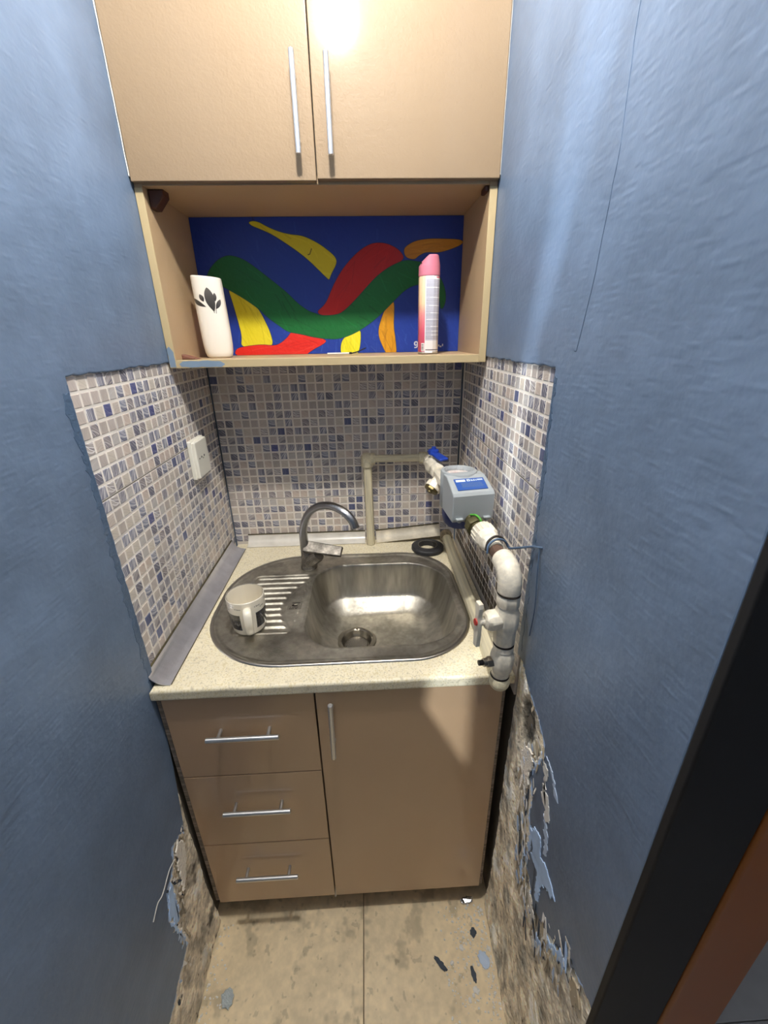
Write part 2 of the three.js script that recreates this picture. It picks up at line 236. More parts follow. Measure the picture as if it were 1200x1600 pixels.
{ // left wall: painted plaster coat over masonry, with the tiled recess and the broken foot
  const w = structGroup('wall_left');
  mesh('masonry', bx(-0.15, -0.0125, FLOOR - 0.05, CEIL, -0.1, 1.5, 0), M.masonry, w);
  const low = jag(leftMortar, 0.0035, 0.006, false);
  const top = jag([[0.0, TILE_TOP - 0.002], [ZL, TILE_TOP]], 0.0016, 0.007, false, 40), side = jag([[ZL, TILE_TOP - 0.006], [ZL, 0.86]], 0.0012, 0.008, false, 40);
  const pts = [[1.5, FLOOR + 0.155], [1.5, CEIL], [0, CEIL], ...top, ...side, [0.69, 0.6], [0.715, 0.44], ...low];
  mesh('plaster_coat', onLeft(extr(mirrorU(pts).reverse(), 0.0125, 0.003, [], 3), -0.0125), M.bluePaint, w);
  const strip = [...jag([[ZL + 0.004, TILE_TOP - 0.012], [ZL + 0.004, 0.87]], 0.001, 0.01, false), ...jag([[0.69, 0.85], [0.684, 1.0], [0.687, 1.1], [0.682, 1.3], [0.688, 1.45], [ZL + 0.006, 1.47]], 0.006, 0.006, false, 60)];
  mesh('paint_strip', onLeft(extr(mirrorU(strip).reverse(), 0.0008, 0.0003), -0.0001), M.darkBlue, w);
  mesh('exposed_mortar', onLeft((() => { const g = mortarGeo(0.697, 1.5, FLOOR - 0.01, 0.62, (z, y) => { const n = rough(z, y, 1); const low = sstep(0.16, -0.05, y) * 0.014 * (0.7 + fbm(z * 6, 2)); const dark = sstep(0.1, 0.26, fbm(z * 22, y * 14, 5)) * 0.7 * sstep(0.80, 0.72, z); let k = clamp(0.98 + 0.8 * fbm(z * 18, y * 12, 2) - dark, 0.2, 1.3); const wz = 0.03 * fbm(z * 9, y * 9, 42), st = fbm((z + wz - y * 0.2) * 26, (y + wz) * 9, 22); k *= 1 + 0.40 * sstep(0.02, 0.26, st) - 0.42 * sstep(-0.08, -0.3, st); return [-0.0045 + n + low, [k, k * 0.97, k * 0.92]]; }); const p = g.attributes.position; for (let i = 0; i < p.count; i++) p.setX(i, -p.getX(i)); const ix = g.index.array; for (let i = 0; i < ix.length; i += 3) { const t = ix[i]; ix[i] = ix[i + 1]; ix[i + 1] = t; } g.computeVertexNormals(); return g; })(), 0), M.mortar, w);
  const rimL = (o, amp, fr) => leftMortar.map(([z, y]) => { const k = o + amp * (perlin.noise(z * fr, y * fr, 2.5) + 0.3); return [z - k * 0.8, y - k * 0.6]; });
  mesh('plaster_layer', onLeft(extr(mirrorU([[1.2, 0.22], [0.95, 0.25], [0.90, 0.46], [0.74, 0.5], ...jag(rimL(0.008, 0.026, 18), 0.004, 0.005, false, 90)]), 0.006, 0.002, [], 2), -0.0072), M.plasterPale, w);
  mesh('undercoat_layer', onLeft(extr(mirrorU([[1.2, 0.22], [0.95, 0.25], [0.90, 0.46], [0.74, 0.5], ...jag(rimL(0.002, 0.012, 30), 0.004, 0.004, false, 120)]), 0.003, 0.001), -0.0035), M.paleBlue, w);
  for (const [pts, mat, t] of [
    [[[0.815, 0.385], [0.833, 0.382], [0.841, 0.358], [0.852, 0.318], [0.846, 0.28], [0.832, 0.26], [0.822, 0.294], [0.82, 0.343]], M.paleBlue, 0.0022],
    [[[0.755, 0.435], [0.742, 0.413], [0.742, 0.362], [0.757, 0.337], [0.783, 0.292], [0.792, 0.30], [0.782, 0.349], [0.774, 0.415]], M.plasterPale, 0.004],
    [[[0.842, 0.24], [0.850, 0.228], [0.848, 0.182], [0.838, 0.18], [0.834, 0.21]], M.flakeBlue, 0.0016]]) mesh('paint_flake', onLeft(extr(mirrorU(jag(pts, 0.0045, 0.004, true, 110)).reverse(), t, 0.0006), -0.0008), mat, w);
  for (let i = 0; i < 70; i++) {
    const k = Math.floor(rr(1, 15)), f = rnd(), a = leftMortar[k], b = leftMortar[k + 1]; const z = a[0] + (b[0] - a[0]) * f - rr(-0.006, 0.06), y = a[1] + (b[1] - a[1]) * f + rr(-0.06, 0.01), s = rr(0.0015, 0.006), e = rr(1, 4);
    if (z < 0.72) continue; const pl = []; const n = 9; for (let j = 0; j < n; j++) { const t = j / n * 6.283; pl.push([Math.cos(t) * s * rr(0.5, 1.15), Math.sin(t) * s * e * rr(0.5, 1.15)]); }
    const m = mesh('paint_flake', onLeft(extr(pl, 0.001, 0.0003), 0), [M.flakeWhite, M.flakeBeige, M.flakeBlue, M.plasterPale, M.flakeDark, M.flakeBeige][Math.floor(rr(0, 6))], w); m.position.set(-0.0008, y, z); m.rotation.set(rr(0.0, 0.6), rr(-0.3, 0.3), rr(-0.3, 0.3));
  }
  mesh('loose_thread', tube([[0.004, 0.421, 0.788], [0.005, 0.430, 0.816], [0.012, 0.436, 0.862], [0.006, 0.430, 0.876], [0.003, 0.412, 0.898]], 0.0011, 40, 8), M.flakeWhite, w);
  mesh('grout', bx(-0.0128, -0.00535, 0.78, TILE_TOP + 0.003, 0, ZL + 0.001, 0), M.grout, w);
  mesh('tile_joint', bx(-0.0100, -0.0050, 1.2697, 1.2710, 0.002, ZL - 0.003, 0), M.joint, w);
  const L = []; for (let r = 0; r < 25; r++) for (let c = 0; c < 24; c++) { const y = 1.2704 + PITCH * (r - 15 + 0.5), z = ZL - 0.0015 - PITCH * (c + 0.5); if (y > TILE_TOP - 0.009 || y < 0.84 || z < 0.01) continue; L.push({ p: [-0.0095, y, z], rotY: Math.PI / 2 }); }
  mosaic(w, L);
}
{ // added, unseen: cloth curtain, its gap shaped to throw the light streak
  const t = thing('light_baffle', 'unseen added cloth curtain hanging in the doorway behind, its two halves parted by a narrow gap', 'baffle', [-0.02, 0, 1.95]);
  const near = [[1.49, FLOOR + 0.01], [1.533, FLOOR + 0.01], [1.533, 1.262]], gapA = [[1.545, 1.33], [1.604, 1.38], [1.605, 1.50], [1.565, 1.55], [1.567, 1.62], [1.592, 1.73], [1.625, 1.87], [1.65, 2.0], [1.68, 2.2], [1.70, CEIL - 0.001]], gapB = [[1.74, CEIL - 0.001], [1.74, 2.2], [1.72, 2.0], [1.69, 1.87], [1.632, 1.73], [1.605, 1.62], [1.608, 1.45], [1.612, 1.196], [1.533, 1.262]];
  const put = (pts) => extr(mirrorU(pts.map(([z, y]) => [z - 1.95, y])).reverse(), 0.004, 0.001).rotateY(Math.PI / 2);
  mesh('baffle_half', put([...near, ...gapA, [1.49, CEIL - 0.001]].reverse()), M.cloth, t);
  mesh('baffle_half', put([...gapB, [1.533, FLOOR + 0.01], [2.405, FLOOR + 0.01], [2.405, CEIL - 0.001]].reverse()), M.cloth, t);
}
{ // right wall: partition with its end at the door frame
  const w = structGroup('wall_right');
  mesh('masonry', bx(0.8125, 0.90, FLOOR - 0.05, CEIL, -0.1, FRONT - 0.001, 0), M.masonry, w);
  const low = jag(rightMortar, 0.0035, 0.006, false);
  const top = jag([[0.0, TILE_TOP - 0.002], [ZR, TILE_TOP]], 0.0014, 0.007, false, 40), side = jag([[ZR, TILE_TOP - 0.006], [ZR, 0.90]], 0.0012, 0.008, false, 40);
  const pts = [[FRONT, CEIL], [0, CEIL], ...top, ...side, ...low];
  mesh('plaster_coat', onRight(extr(pts.slice().reverse(), 0.0125, 0.003, [], 3), 0.8125), M.bluePaint, w);
  mesh('paint_strip', onRight(extr([...jag([[ZR + 0.004, TILE_TOP - 0.012], [ZR + 0.004, 0.93]], 0.001, 0.01, false), ...jag([[0.712, 0.93], [0.706, 1.2], [0.704, 1.478]], 0.005, 0.006, false, 60)], 0.0008, 0.0003), 0.8001), M.darkBlue, w);
  mesh('plaster_seam', onRight(extr([...jag([[0.772, 2.2], [0.772, 1.86], [0.780, 1.75], [0.765, 1.62], [0.748, 1.52]], 0.0012, 0.02, false, 20), ...jag([[0.756, 1.52], [0.777, 1.62], [0.791, 1.75], [0.784, 1.86], [0.784, 2.2]], 0.0012, 0.02, false, 20)], 0.0012, 0.0005, [], 2), 0.8004), M.bluePaint, w);
  const hole = [0.775, 0.79];  // the hole is shallow; its dark is shade painted into vertex colours
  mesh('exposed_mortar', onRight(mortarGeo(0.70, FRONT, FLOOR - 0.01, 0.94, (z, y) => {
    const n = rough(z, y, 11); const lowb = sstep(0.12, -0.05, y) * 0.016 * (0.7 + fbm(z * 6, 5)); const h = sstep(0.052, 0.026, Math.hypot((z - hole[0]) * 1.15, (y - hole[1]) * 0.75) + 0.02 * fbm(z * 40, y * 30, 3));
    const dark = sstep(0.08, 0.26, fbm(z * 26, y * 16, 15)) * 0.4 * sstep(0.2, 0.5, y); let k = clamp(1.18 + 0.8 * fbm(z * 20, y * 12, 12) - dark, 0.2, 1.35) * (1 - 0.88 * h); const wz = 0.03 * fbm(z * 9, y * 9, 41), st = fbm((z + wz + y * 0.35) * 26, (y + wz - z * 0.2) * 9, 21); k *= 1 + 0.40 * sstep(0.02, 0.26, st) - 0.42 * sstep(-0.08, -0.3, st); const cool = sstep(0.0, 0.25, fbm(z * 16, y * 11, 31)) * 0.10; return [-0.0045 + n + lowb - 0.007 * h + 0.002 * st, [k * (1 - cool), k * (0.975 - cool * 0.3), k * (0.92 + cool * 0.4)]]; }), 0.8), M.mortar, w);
  // old plaster layer showing as a ragged pale rim under the torn paint, then loose strips and curled chips
  const rimR = (o, amp, fr) => rightMortar.map(([z, y], i) => { const k = o + amp * (perlin.noise(z * fr, y * fr, 5.5) + 0.3); return [z - k, y - k * 0.35 * (i > 11 ? -1.2 : 0.2)]; });
  mesh('plaster_layer', onRight(extr([[FRONT, 0.62], [1.0, 0.60], [0.93, 0.62], [0.93, 0.84], [0.74, 0.93], ...jag(rimR(0.010, 0.026, 18), 0.004, 0.005, false, 90)].reverse(), 0.006, 0.002, [], 2), 0.8072), M.plasterPale, w);
  mesh('undercoat_layer', onRight(extr([[FRONT, 0.62], [1.0, 0.60], [0.93, 0.62], [0.93, 0.84], [0.74, 0.93], ...jag(rimR(0.002, 0.012, 30), 0.004, 0.004, false, 120)].reverse(), 0.003, 0.001), 0.8035), M.paleBlue, w);
  const strips = [
    [[[0.868, 0.600], [0.89, 0.632], [0.908, 0.636], [0.925, 0.602], [0.955, 0.612], [0.978, 0.602], [0.990, 0.594], [0.978, 0.580], [0.951, 0.568], [0.940, 0.530], [0.945, 0.49], [0.932, 0.48], [0.921, 0.545], [0.892, 0.55]], 'paleBlue', 0.0022],
    [[[0.869, 0.808], [0.882, 0.806], [0.897, 0.792], [0.890, 0.748], [0.906, 0.752], [0.928, 0.712], [0.916, 0.698], [0.900, 0.718], [0.884, 0.728], [0.884, 0.77]], 'flakeWhite', 0.0018],
    [[[0.881, 0.823], [0.904, 0.821], [0.927, 0.798], [0.934, 0.788], [0.925, 0.787], [0.908, 0.811]], 'flakeBlue', 0.0015],
    [[[0.905, 0.700], [0.925, 0.695], [0.94, 0.64], [0.93, 0.62], [0.922, 0.655]], 'flakeBlue', 0.0015],
    [[[0.80, 0.755], [0.828, 0.765], [0.836, 0.742], [0.826, 0.70], [0.836, 0.668], [0.82, 0.66], [0.805, 0.69], [0.785, 0.715]], 'plasterPale', 0.004],
    [[[0.99, 0.476], [1.017, 0.512], [1.04, 0.538], [1.055, 0.536], [1.035, 0.50], [1.015, 0.482]], 'paleBlue', 0.002],
    [[[1.07, 0.545], [1.085, 0.568], [1.10, 0.55], [1.095, 0.51], [1.08, 0.515]], 'flakeBeige', 0.003],
    [[[0.90, 0.455], [0.915, 0.43], [0.94, 0.412], [0.945, 0.428], [0.925, 0.45]], 'flakeWhite', 0.002],
    [[[0.95, 0.40], [0.98, 0.425], [0.984, 0.405], [0.965, 0.38]], 'paleBlue', 0.002]];
  for (const [pts2, m, t] of strips) mesh('paint_flake', onRight(extr(jag(pts2, 0.0045, 0.004, true, 110), t, 0.0005), 0.8002), M[m], w);
  const torn = [[0.82, 0.80], [0.835, 0.72], [0.845, 0.66], [0.85, 0.60], [0.86, 0.54], [0.885, 0.47], [0.92, 0.43], [0.96, 0.45], [1.0, 0.48], [1.04, 0.52], [1.08, 0.56]];
  for (let i = 0; i < 90; i++) {       // long slivers of paint and plaster hanging along the tear
    const k = Math.floor(rr(0, torn.length - 1.01)), f = rnd(), a = torn[k], b = torn[k + 1]; const z = a[0] + (b[0] - a[0]) * f + rr(-0.045, 0.008), y = a[1] + (b[1] - a[1]) * f + rr(-0.10, 0.02), L = rr(0.010, 0.030), wd = rr(0.0015, 0.0055);
    if (z > 1.10) continue; const pl = []; const n = 14; for (let j = 0; j < n; j++) { const t = j / n * 6.283; pl.push([Math.cos(t) * wd * rr(0.5, 1.2), Math.sin(t) * L * rr(0.8, 1.1)]); }
    const m = mesh('paint_flake', onRight(extr(pl, 0.0016, 0.0004), 0), [M.flakeWhite, M.flakeWhite, M.flakeBlue, M.plasterPale, M.flakeDark, M.flakeBeige, M.paleBlue][Math.floor(rr(0, 7))], w); m.position.set(0.7990, y, z); m.rotation.set(rr(-0.55, -0.05), rr(-0.3, 0.3), rr(-0.15, 0.15));
  }
  for (let i = 0; i < 120; i++) {
    const k = Math.floor(rr(3, rightMortar.length - 1.01)), f = rnd(), a = rightMortar[k], b = rightMortar[k + 1]; const out = rr(-0.06, 0.012), z = a[0] + (b[0] - a[0]) * f + out, y = a[1] + (b[1] - a[1]) * f + rr(-0.07, 0.015), s = rr(0.0015, 0.0062), e = rr(1.2, 4.5);
    if (z < 0.73 || z > 1.10) continue; const pl = []; const n = 9; for (let j = 0; j < n; j++) { const t = j / n * 6.283; pl.push([Math.cos(t) * s * rr(0.5, 1.15), Math.sin(t) * s * e * rr(0.5, 1.15)]); }
    const m = mesh('paint_flake', onRight(extr(pl, 0.001, 0.0003), 0), [M.flakeWhite, M.flakeBeige, M.flakeBlue, M.plasterPale, M.flakeDark, M.flakeBeige][Math.floor(rr(0, 6))], w); m.position.set(out > -0.005 ? 0.7993 : 0.8005, y, z); m.rotation.set(rr(-0.6, 0.0), rr(-0.3, 0.3), rr(-0.3, 0.3));
  }
  mesh('grout', bx(0.80535, 0.8128, 0.78, TILE_TOP + 0.003, 0, ZR + 0.001, 0), M.grout, w);
  mesh('tile_joint', bx(0.8050, 0.8100, 1.2697, 1.2710, 0.002, ZR - 0.003, 0), M.joint, w);
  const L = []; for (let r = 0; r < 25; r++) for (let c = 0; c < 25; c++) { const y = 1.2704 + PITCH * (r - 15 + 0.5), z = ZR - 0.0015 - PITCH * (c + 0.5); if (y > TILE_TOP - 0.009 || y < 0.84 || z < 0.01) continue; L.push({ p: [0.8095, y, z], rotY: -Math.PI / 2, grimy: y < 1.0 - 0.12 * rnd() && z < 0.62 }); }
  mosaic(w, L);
}
{ // door frame at the end of the partition and the wall beside the next room
  const t = structGroup('wall_end_1');
  mesh('wall_end_shade', bx(0.8, 0.905, FLOOR, CEIL, FRONT - 0.0005, FRONT + 0.012, 0.003), M.wallEndShade, t);  // wall end face; its shade is put into the near-black colour
  const j = structGroup('door_1');
  mesh('door_jamb', bx(0.906, 1.0, FLOOR, 2.1, 1.06, 1.135, 0.006), M.wood, j);
  mesh('door_stop', bx(1.0, 1.035, FLOOR, 2.1, 1.03, 1.10, 0.004), M.woodDark, j);
  struct('wall_hall', bx(0.91, 2.3, 2.1, CEIL, 1.03, 1.13, 0), M.roomWall);
}

// ---------------------------------------------------------------- wall cabinet with doors and open shelf
{
  const c = thing('wall_cabinet', 'beige wall cabinet with two doors above an open shelf with a colourful painted back', 'cabinet', [0, 1.478, 0]);
  const O = -1.478; const add = (n, g, m, p = c) => { const q = Array.isArray(g) ? merge(g) : g; q.translate(0, O, 0); return mesh(n, q, m, p); };
  add('side_panel', bx(0.001, 0.018, 1.478, 2.53, 0.001, 0.268, 0.001), M.creamInner); add('side_panel', bx(0.782, 0.799, 1.478, 2.53, 0.001, 0.268, 0.001), M.creamInner);
  add('shelf', bx(0.018, 0.782, 1.478, 1.4965, 0.001, 0.268, 0.001), M.creamInner);
  add('divider', bx(0.018, 0.782, 1.854, 1.870, 0.001, 0.266, 0.001), M.creamInner);
  add('top_panel', bx(0.018, 0.782, 2.512, 2.53, 0.001, 0.268, 0.001), M.creamInner);
  const eb = (x0, x1, y0, y1) => add('edge_band', bx(x0, x1, y0, y1, 0.2672, 0.2705, 0.0012), M.edge);
  eb(0.001, 0.0185, 1.4785, 1.850); eb(0.7815, 0.799, 1.4785, 1.850); eb(0.0185, 0.7815, 1.478, 1.4975);
  // painted board
  const px = { base: [36, 62, 148] };
  const art = canvasTex(1528, 694, (g, w, h) => {
    const P = (a) => { g.beginPath(); for (let i = 0; i < a.length; i += 2) { const x = a[i] / 1000 * w, y = a[i + 1] / 1000 * h; const nx = a[(i + 2) % a.length] / 1000 * w, ny = a[(i + 3) % a.length] / 1000 * h; if (i === 0) g.moveTo((x + nx) / 2, (y + ny) / 2); else g.quadraticCurveTo(x, y, (x + nx) / 2, (y + ny) / 2); } g.quadraticCurveTo(a[0] / 1000 * w, a[1] / 1000 * h, (a[0] + a[2]) / 2000 * w, (a[1] + a[3]) / 2000 * h); g.closePath(); };
    g.fillStyle = 'rgb(28,58,150)'; g.fillRect(0, 0, w, h);
    const strokes = (n, cols, x0, y0, x1, y1, len, al, lw, ang) => { for (let i = 0; i < n; i++) { g.strokeStyle = `rgba(${cols[Math.floor(rr(0, cols.length))]},${rr(al * 0.3, al)})`; g.lineWidth = rr(lw * 0.4, lw); const x = rr(x0, x1), y = rr(y0, y1), t = ang + rr(-0.5, 0.5), L = rr(len * 0.4, len); g.beginPath(); g.moveTo(x, y); g.quadraticCurveTo(x + L * 0.5 * Math.cos(t) + rr(-9, 9), y + L * 0.5 * Math.sin(t) + rr(-9, 9), x + L * Math.cos(t), y + L * Math.sin(t)); g.stroke(); } };
    strokes(260, ['22,46,128', '44,76,172', '30,64,158', '70,104,190'], 0, 0, w, h, 120, 0.22, 14, 1.2);
    strokes(60, ['110,140,210', '90,120,200'], 0, h * 0.75, w, h, 80, 0.3, 7, 1.4);
    const fill = (a, col, dark, lightc, ang, n = 40) => { P(a); g.save(); g.fillStyle = col; g.fill(); g.clip(); const xs = a.filter((_, i) => i % 2 === 0).map((v) => v / 1000 * w), ys = a.filter((_, i) => i % 2).map((v) => v / 1000 * h); strokes(n, [dark, lightc], Math.min(...xs) - 40, Math.min(...ys), Math.max(...xs), Math.max(...ys), 180, 0.35, 9, ang); g.restore(); P(a); g.strokeStyle = 'rgba(20,30,70,0.55)'; g.lineWidth = 3; g.stroke(); };
    fill([210, 6, 242, 0, 278, 43, 322, 79, 363, 97, 396, 102, 428, 125, 469, 170, 510, 235, 524, 272, 522, 313, 501, 378, 492, 425, 486, 418, 453, 349, 418, 278, 382, 218, 337, 154, 293, 96, 253, 60, 218, 33], 'rgb(214,198,26)', '170,150,10', '236,224,60', 0.5);
    fill([103, 462, 144, 512, 184, 571, 214, 641, 234, 742, 249, 835, 254, 935, 208, 940, 121, 942, 134, 852, 125, 718, 115, 579], 'rgb(226,208,36)', '190,170,14', '240,228,70', 1.2);
    fill([543, 662, 585, 588, 580, 600, 569, 637], 'rgb(214,190,90)', '190,170,14', '240,228,70', 1.2, 2);
    fill([525, 880, 575, 840, 606, 800, 604, 911, 595, 996, 571, 1038, 518, 1036], 'rgb(236,224,30)', '200,186,20', '246,238,80', 1.4);
    fill([432, 668, 464, 619, 481, 570, 498, 493, 525, 398, 556, 314, 602, 223, 646, 169, 679, 156, 718, 166, 751, 198, 771, 235, 780, 277, 746, 320, 707, 360, 667, 416, 626, 497, 590, 584, 548, 662, 517, 706, 462, 704], 'rgb(178,22,18)', '130,10,12', '200,40,34', -0.9);
    fill([776, 203, 795, 172, 824, 145, 872, 133, 920, 134, 990, 140, 1003, 160, 990, 187, 941, 221, 902, 238, 863, 228, 834, 255, 820, 283, 795, 277, 780, 254], 'rgb(196,130,16)', '150,92,8', '214,154,40', 0.05);
    fill([705, 640, 740, 570, 740, 688, 737, 790, 745, 895, 750, 1046, 713, 1044, 692, 957, 677, 882, 675, 809, 689, 717], 'rgb(214,148,14)', '160,100,8', '232,176,50', 1.5);
    fill([100, 944, 157, 926, 209, 917, 254, 929, 280, 914, 313, 863, 330, 812, 365, 829, 415, 857, 471, 890, 454, 926, 411, 967, 368, 1030, 94, 1024], 'rgb(220,38,26)', '180,20,16', '236,90,74', 0.1);
    fill([34, 376, 52, 321, 85, 262, 120, 235, 153, 245, 188, 278, 232, 348, 285, 439, 330, 517, 361, 591, 403, 657, 427, 673, 452, 694, 517, 691, 548, 652, 585, 583, 626, 496, 667, 411, 707, 350, 746, 309, 785, 282, 824, 292, 869, 312, 909, 379, 936, 476, 945, 574, 936, 654, 921, 658, 920, 593, 906, 514, 875, 464, 825, 468, 786, 501, 745, 578, 705, 657, 663, 736, 616, 802, 569, 852, 517, 887, 471, 885, 415, 867, 365, 839, 315, 822, 287, 775, 259, 733, 232, 682, 215, 641, 179, 581, 143, 531, 103, 482, 67, 443, 31, 414], 'rgb(14,104,44)', '4,66,26', '32,132,66', 0.75, 110);
    g.fillStyle = 'rgba(226,218,206,0.9)'; g.font = 'bold 54px sans-serif'; g.fillText('9', 0.818 * w, 0.972 * h); g.fillRect(0.918 * w, 0.945 * h, 8, 12); g.fillRect(0.924 * w, 0.955 * h, 12, 9); g.fillRect(0.934 * w, 0.94 * h, 7, 14);
    g.strokeStyle = 'rgba(70,66,20,0.8)'; g.lineWidth = 5; g.beginPath(); g.moveTo(0.433 * w, 0.195 * h); g.lineTo(0.425 * w, 0.235 * h); g.lineTo(0.417 * w, 0.24 * h); g.stroke();
  });
  const board = bx(0.0185, 0.7815, 1.497, 1.8535, 0.0015, 0.005, 0.0006); { const p = board.attributes.position, uv = board.attributes.uv; for (let i = 0; i < p.count; i++) uv.setXY(i, (p.getX(i) - 0.018) / 0.764, (p.getY(i) - 1.498) / 0.347); }
  const bm = add('painted_board', board, std({ map: art, roughness: 0.42, bumpMap: rep(bumpOrange, 3, 1.4), bumpScale: 0.0012 })); bm.userData.label = 'back board painted with green, red, yellow and orange bands on blue';
  // doors
  const handleV = (x, y0, y1, z, parent) => add('handle', [rod(V(x, y0, z + 0.028), V(x, y1, z + 0.028), 0.0058, 24), rod(V(x, y0 + 0.03, z - 0.001), V(x, y0 + 0.03, z + 0.028), 0.0042, 16), rod(V(x, y1 - 0.03, z - 0.001), V(x, y1 - 0.03, z + 0.028), 0.0042, 16)], M.satin, parent).userData.label = 'satin metal bar handle';
  const d1 = add('door', bx(0.005, 0.3975, 1.8560, 2.53, 0.2705, 0.2875, 0.0018, 3), M.cream); handleV(0.3665, 1.893, 2.055, 0.2875, d1);
  const d2 = add('door', bx(0.3995, 0.797, 1.8590, 2.53, 0.2705, 0.2875, 0.0018, 3), M.cream); handleV(0.4325, 1.891, 2.052, 0.2875, d2);
  // white filler slivers beside the doors
  for (const [x, s] of [[0.0006, 1], [0.7994, -1]]) { const pts = [...jag([[x, 1.866], [x, 2.53]], 0.0002, 0.02, false), ...jag([[x + s * 0.0034, 2.53], [x + s * 0.0026, 1.866]], 0.0009, 0.012, false)]; add('filler_bead', extr(s > 0 ? pts.slice().reverse() : pts, 0.012, 0.0006).translate(0, 0, 0.2722), M.flakeWhite); }
  // corner brackets
  add('corner_bracket', (() => { const g = extr([[0, 0], [0.034, 0], [0.034, -0.012], [0.012, -0.036], [0, -0.036]], 0.034, 0.003, [], 2); return g.translate(0.0185, 1.8538, 0.212); })(), M.brown).userData.label = 'dark brown plastic corner bracket';
  add('corner_bracket', extr([[0, 0], [0.04, 0], [0.02, 0.007], [0, 0.012]], 0.03, 0.002).translate(0.0185, 1.497, 0.20), M.brownRed);
  add('corner_bracket', bx(0.772, 0.7815, 1.842, 1.8535, 0.225, 0.262, 0.003), M.brown);
  add('paint_smear', extr(jag([[0.03, 1.481], [0.025, 1.489], [0.034, 1.4945], [0.08, 1.4955], [0.128, 1.493], [0.138, 1.486], [0.13, 1.4805], [0.07, 1.480]], 0.0008, 0.006), 0.0006, 0.0002).translate(0, 0, 0.2704), M.smear);
  add('paint_smear', extr(jag([[0.002, 1.48], [0.017, 1.48], [0.017, 1.515], [0.009, 1.53], [0.002, 1.525]], 0.0006, 0.006), 0.0006, 0.0002).translate(0, 0, 0.2704), M.smear);
}

// ---------------------------------------------------------------- base cabinet
const CF = 0.692;
{
  const c = thing('base_cabinet', 'beige base cabinet under the sink with three drawers at left and one tall door', 'cabinet', [0, FLOOR, 0]);
  const add = (n, g, m, p = c) => { const q = Array.isArray(g) ? merge(g) : g; q.translate(0, -FLOOR, 0); return mesh(n, q, m, p); };
  add('side_panel', bx(0.002, 0.0145, 0.028, 0.818, 0.03, CF - 0.006, 0.001), M.edgeGrey); add('side_panel', bx(0.779, 0.786, 0.028, 0.818, 0.03, CF - 0.004, 0.001), M.edgeGrey);
  add('partition', bx(0.346, 0.358, 0.046, 0.660, 0.03, CF - 0.02, 0.001), M.creamInner);
  add('bottom_panel', bx(0.0145, 0.779, 0.030, 0.046, 0.03, CF - 0.02, 0.001), M.creamInner);
  const hh = (x0, x1, y, parent) => add('handle', [rod(V(x0, y, CF + 0.027), V(x1, y, CF + 0.027), 0.0058, 24), rod(V(x0 + 0.026, y, CF - 0.001), V(x0 + 0.026, y, CF + 0.027), 0.0042, 16), rod(V(x1 - 0.026, y, CF - 0.001), V(x1 - 0.026, y, CF + 0.027), 0.0042, 16)], M.satin, parent).userData.label = 'satin metal bar handle';
  for (const [y0, y1, x0, x1, hy] of [[0.5655, 0.816, 0.105, 0.268, 0.718], [0.2975, 0.5625, 0.102, 0.268, 0.461], [0.0285, 0.2945, 0.093, 0.260, 0.185]]) { const d = add('drawer', [bx(0.0155, 0.3495, y0, y1, CF - 0.018, CF, 0.0016, 3), bx(0.03, 0.300, y0 + 0.03, y1 - 0.06, 0.60, CF - 0.018, 0.002)], M.creamBase); hh(x0, x1, hy, d); }
  // the door: a slight upper right bulge, shaped to catch light as a bright patch
  const g = new THREE.BoxGeometry(0.4235, 0.7875, 0.018, 90, 150, 1); g.translate(0.5655, 0.42225, CF - 0.009);
  const p = g.attributes.position;
  for (let i = 0; i < p.count; i++) if (p.getZ(i) > CF - 0.009) { const x = p.getX(i), y = p.getY(i); const s = y - (0.705 - (x - 0.63) * 0.95); const top = Math.max(0.02, 0.816 - (0.705 - (x - 0.63) * 0.95)); let f = s < 0 ? Math.exp(-Math.pow(s / 0.022, 2)) : clamp(1 - s / top); f = f * f * (3 - 2 * f) * 0.3 + f * 0.7; const wx = sstep(0.585, 0.655, x) * sstep(0.772, 0.735, x); p.setZ(i, p.getZ(i) + 0.0015 * f * wx + 0.0006 * fbm(x * 5, y * 4, 2)); }
  { const uv = g.attributes.uv; for (let i = 0; i < p.count; i++) uv.setXY(i, p.getX(i), p.getY(i)); } g.computeVertexNormals();
  const d = add('door', g, M.creamBase);
  add('handle', [rod(V(0.386, 0.640, CF + 0.027), V(0.388, 0.806, CF + 0.027), 0.0058, 24), rod(V(0.3868, 0.67, CF - 0.001), V(0.3868, 0.67, CF + 0.027), 0.0042, 16), rod(V(0.3876, 0.776, CF - 0.001), V(0.3876, 0.776, CF + 0.027), 0.0042, 16)], M.satin, d);
  for (const [x, z, r] of [[0.06, 0.56, 0.014], [0.72, 0.56, 0.014], [0.06, 0.1, 0.014], [0.72, 0.1, 0.014]]) add('leg', lathe([[0, 0], [r * 1.5, 0], [r * 1.5, 0.006], [r, 0.012], [r, 0.0852], [0, 0.0852]], V(x, FLOOR + 0.0002, z)), M.black);
  add('leg', rod(V(0.344, FLOOR + 0.0002, 0.655), V(0.344, 0.031, 0.655), 0.0035, 12), M.white);
}
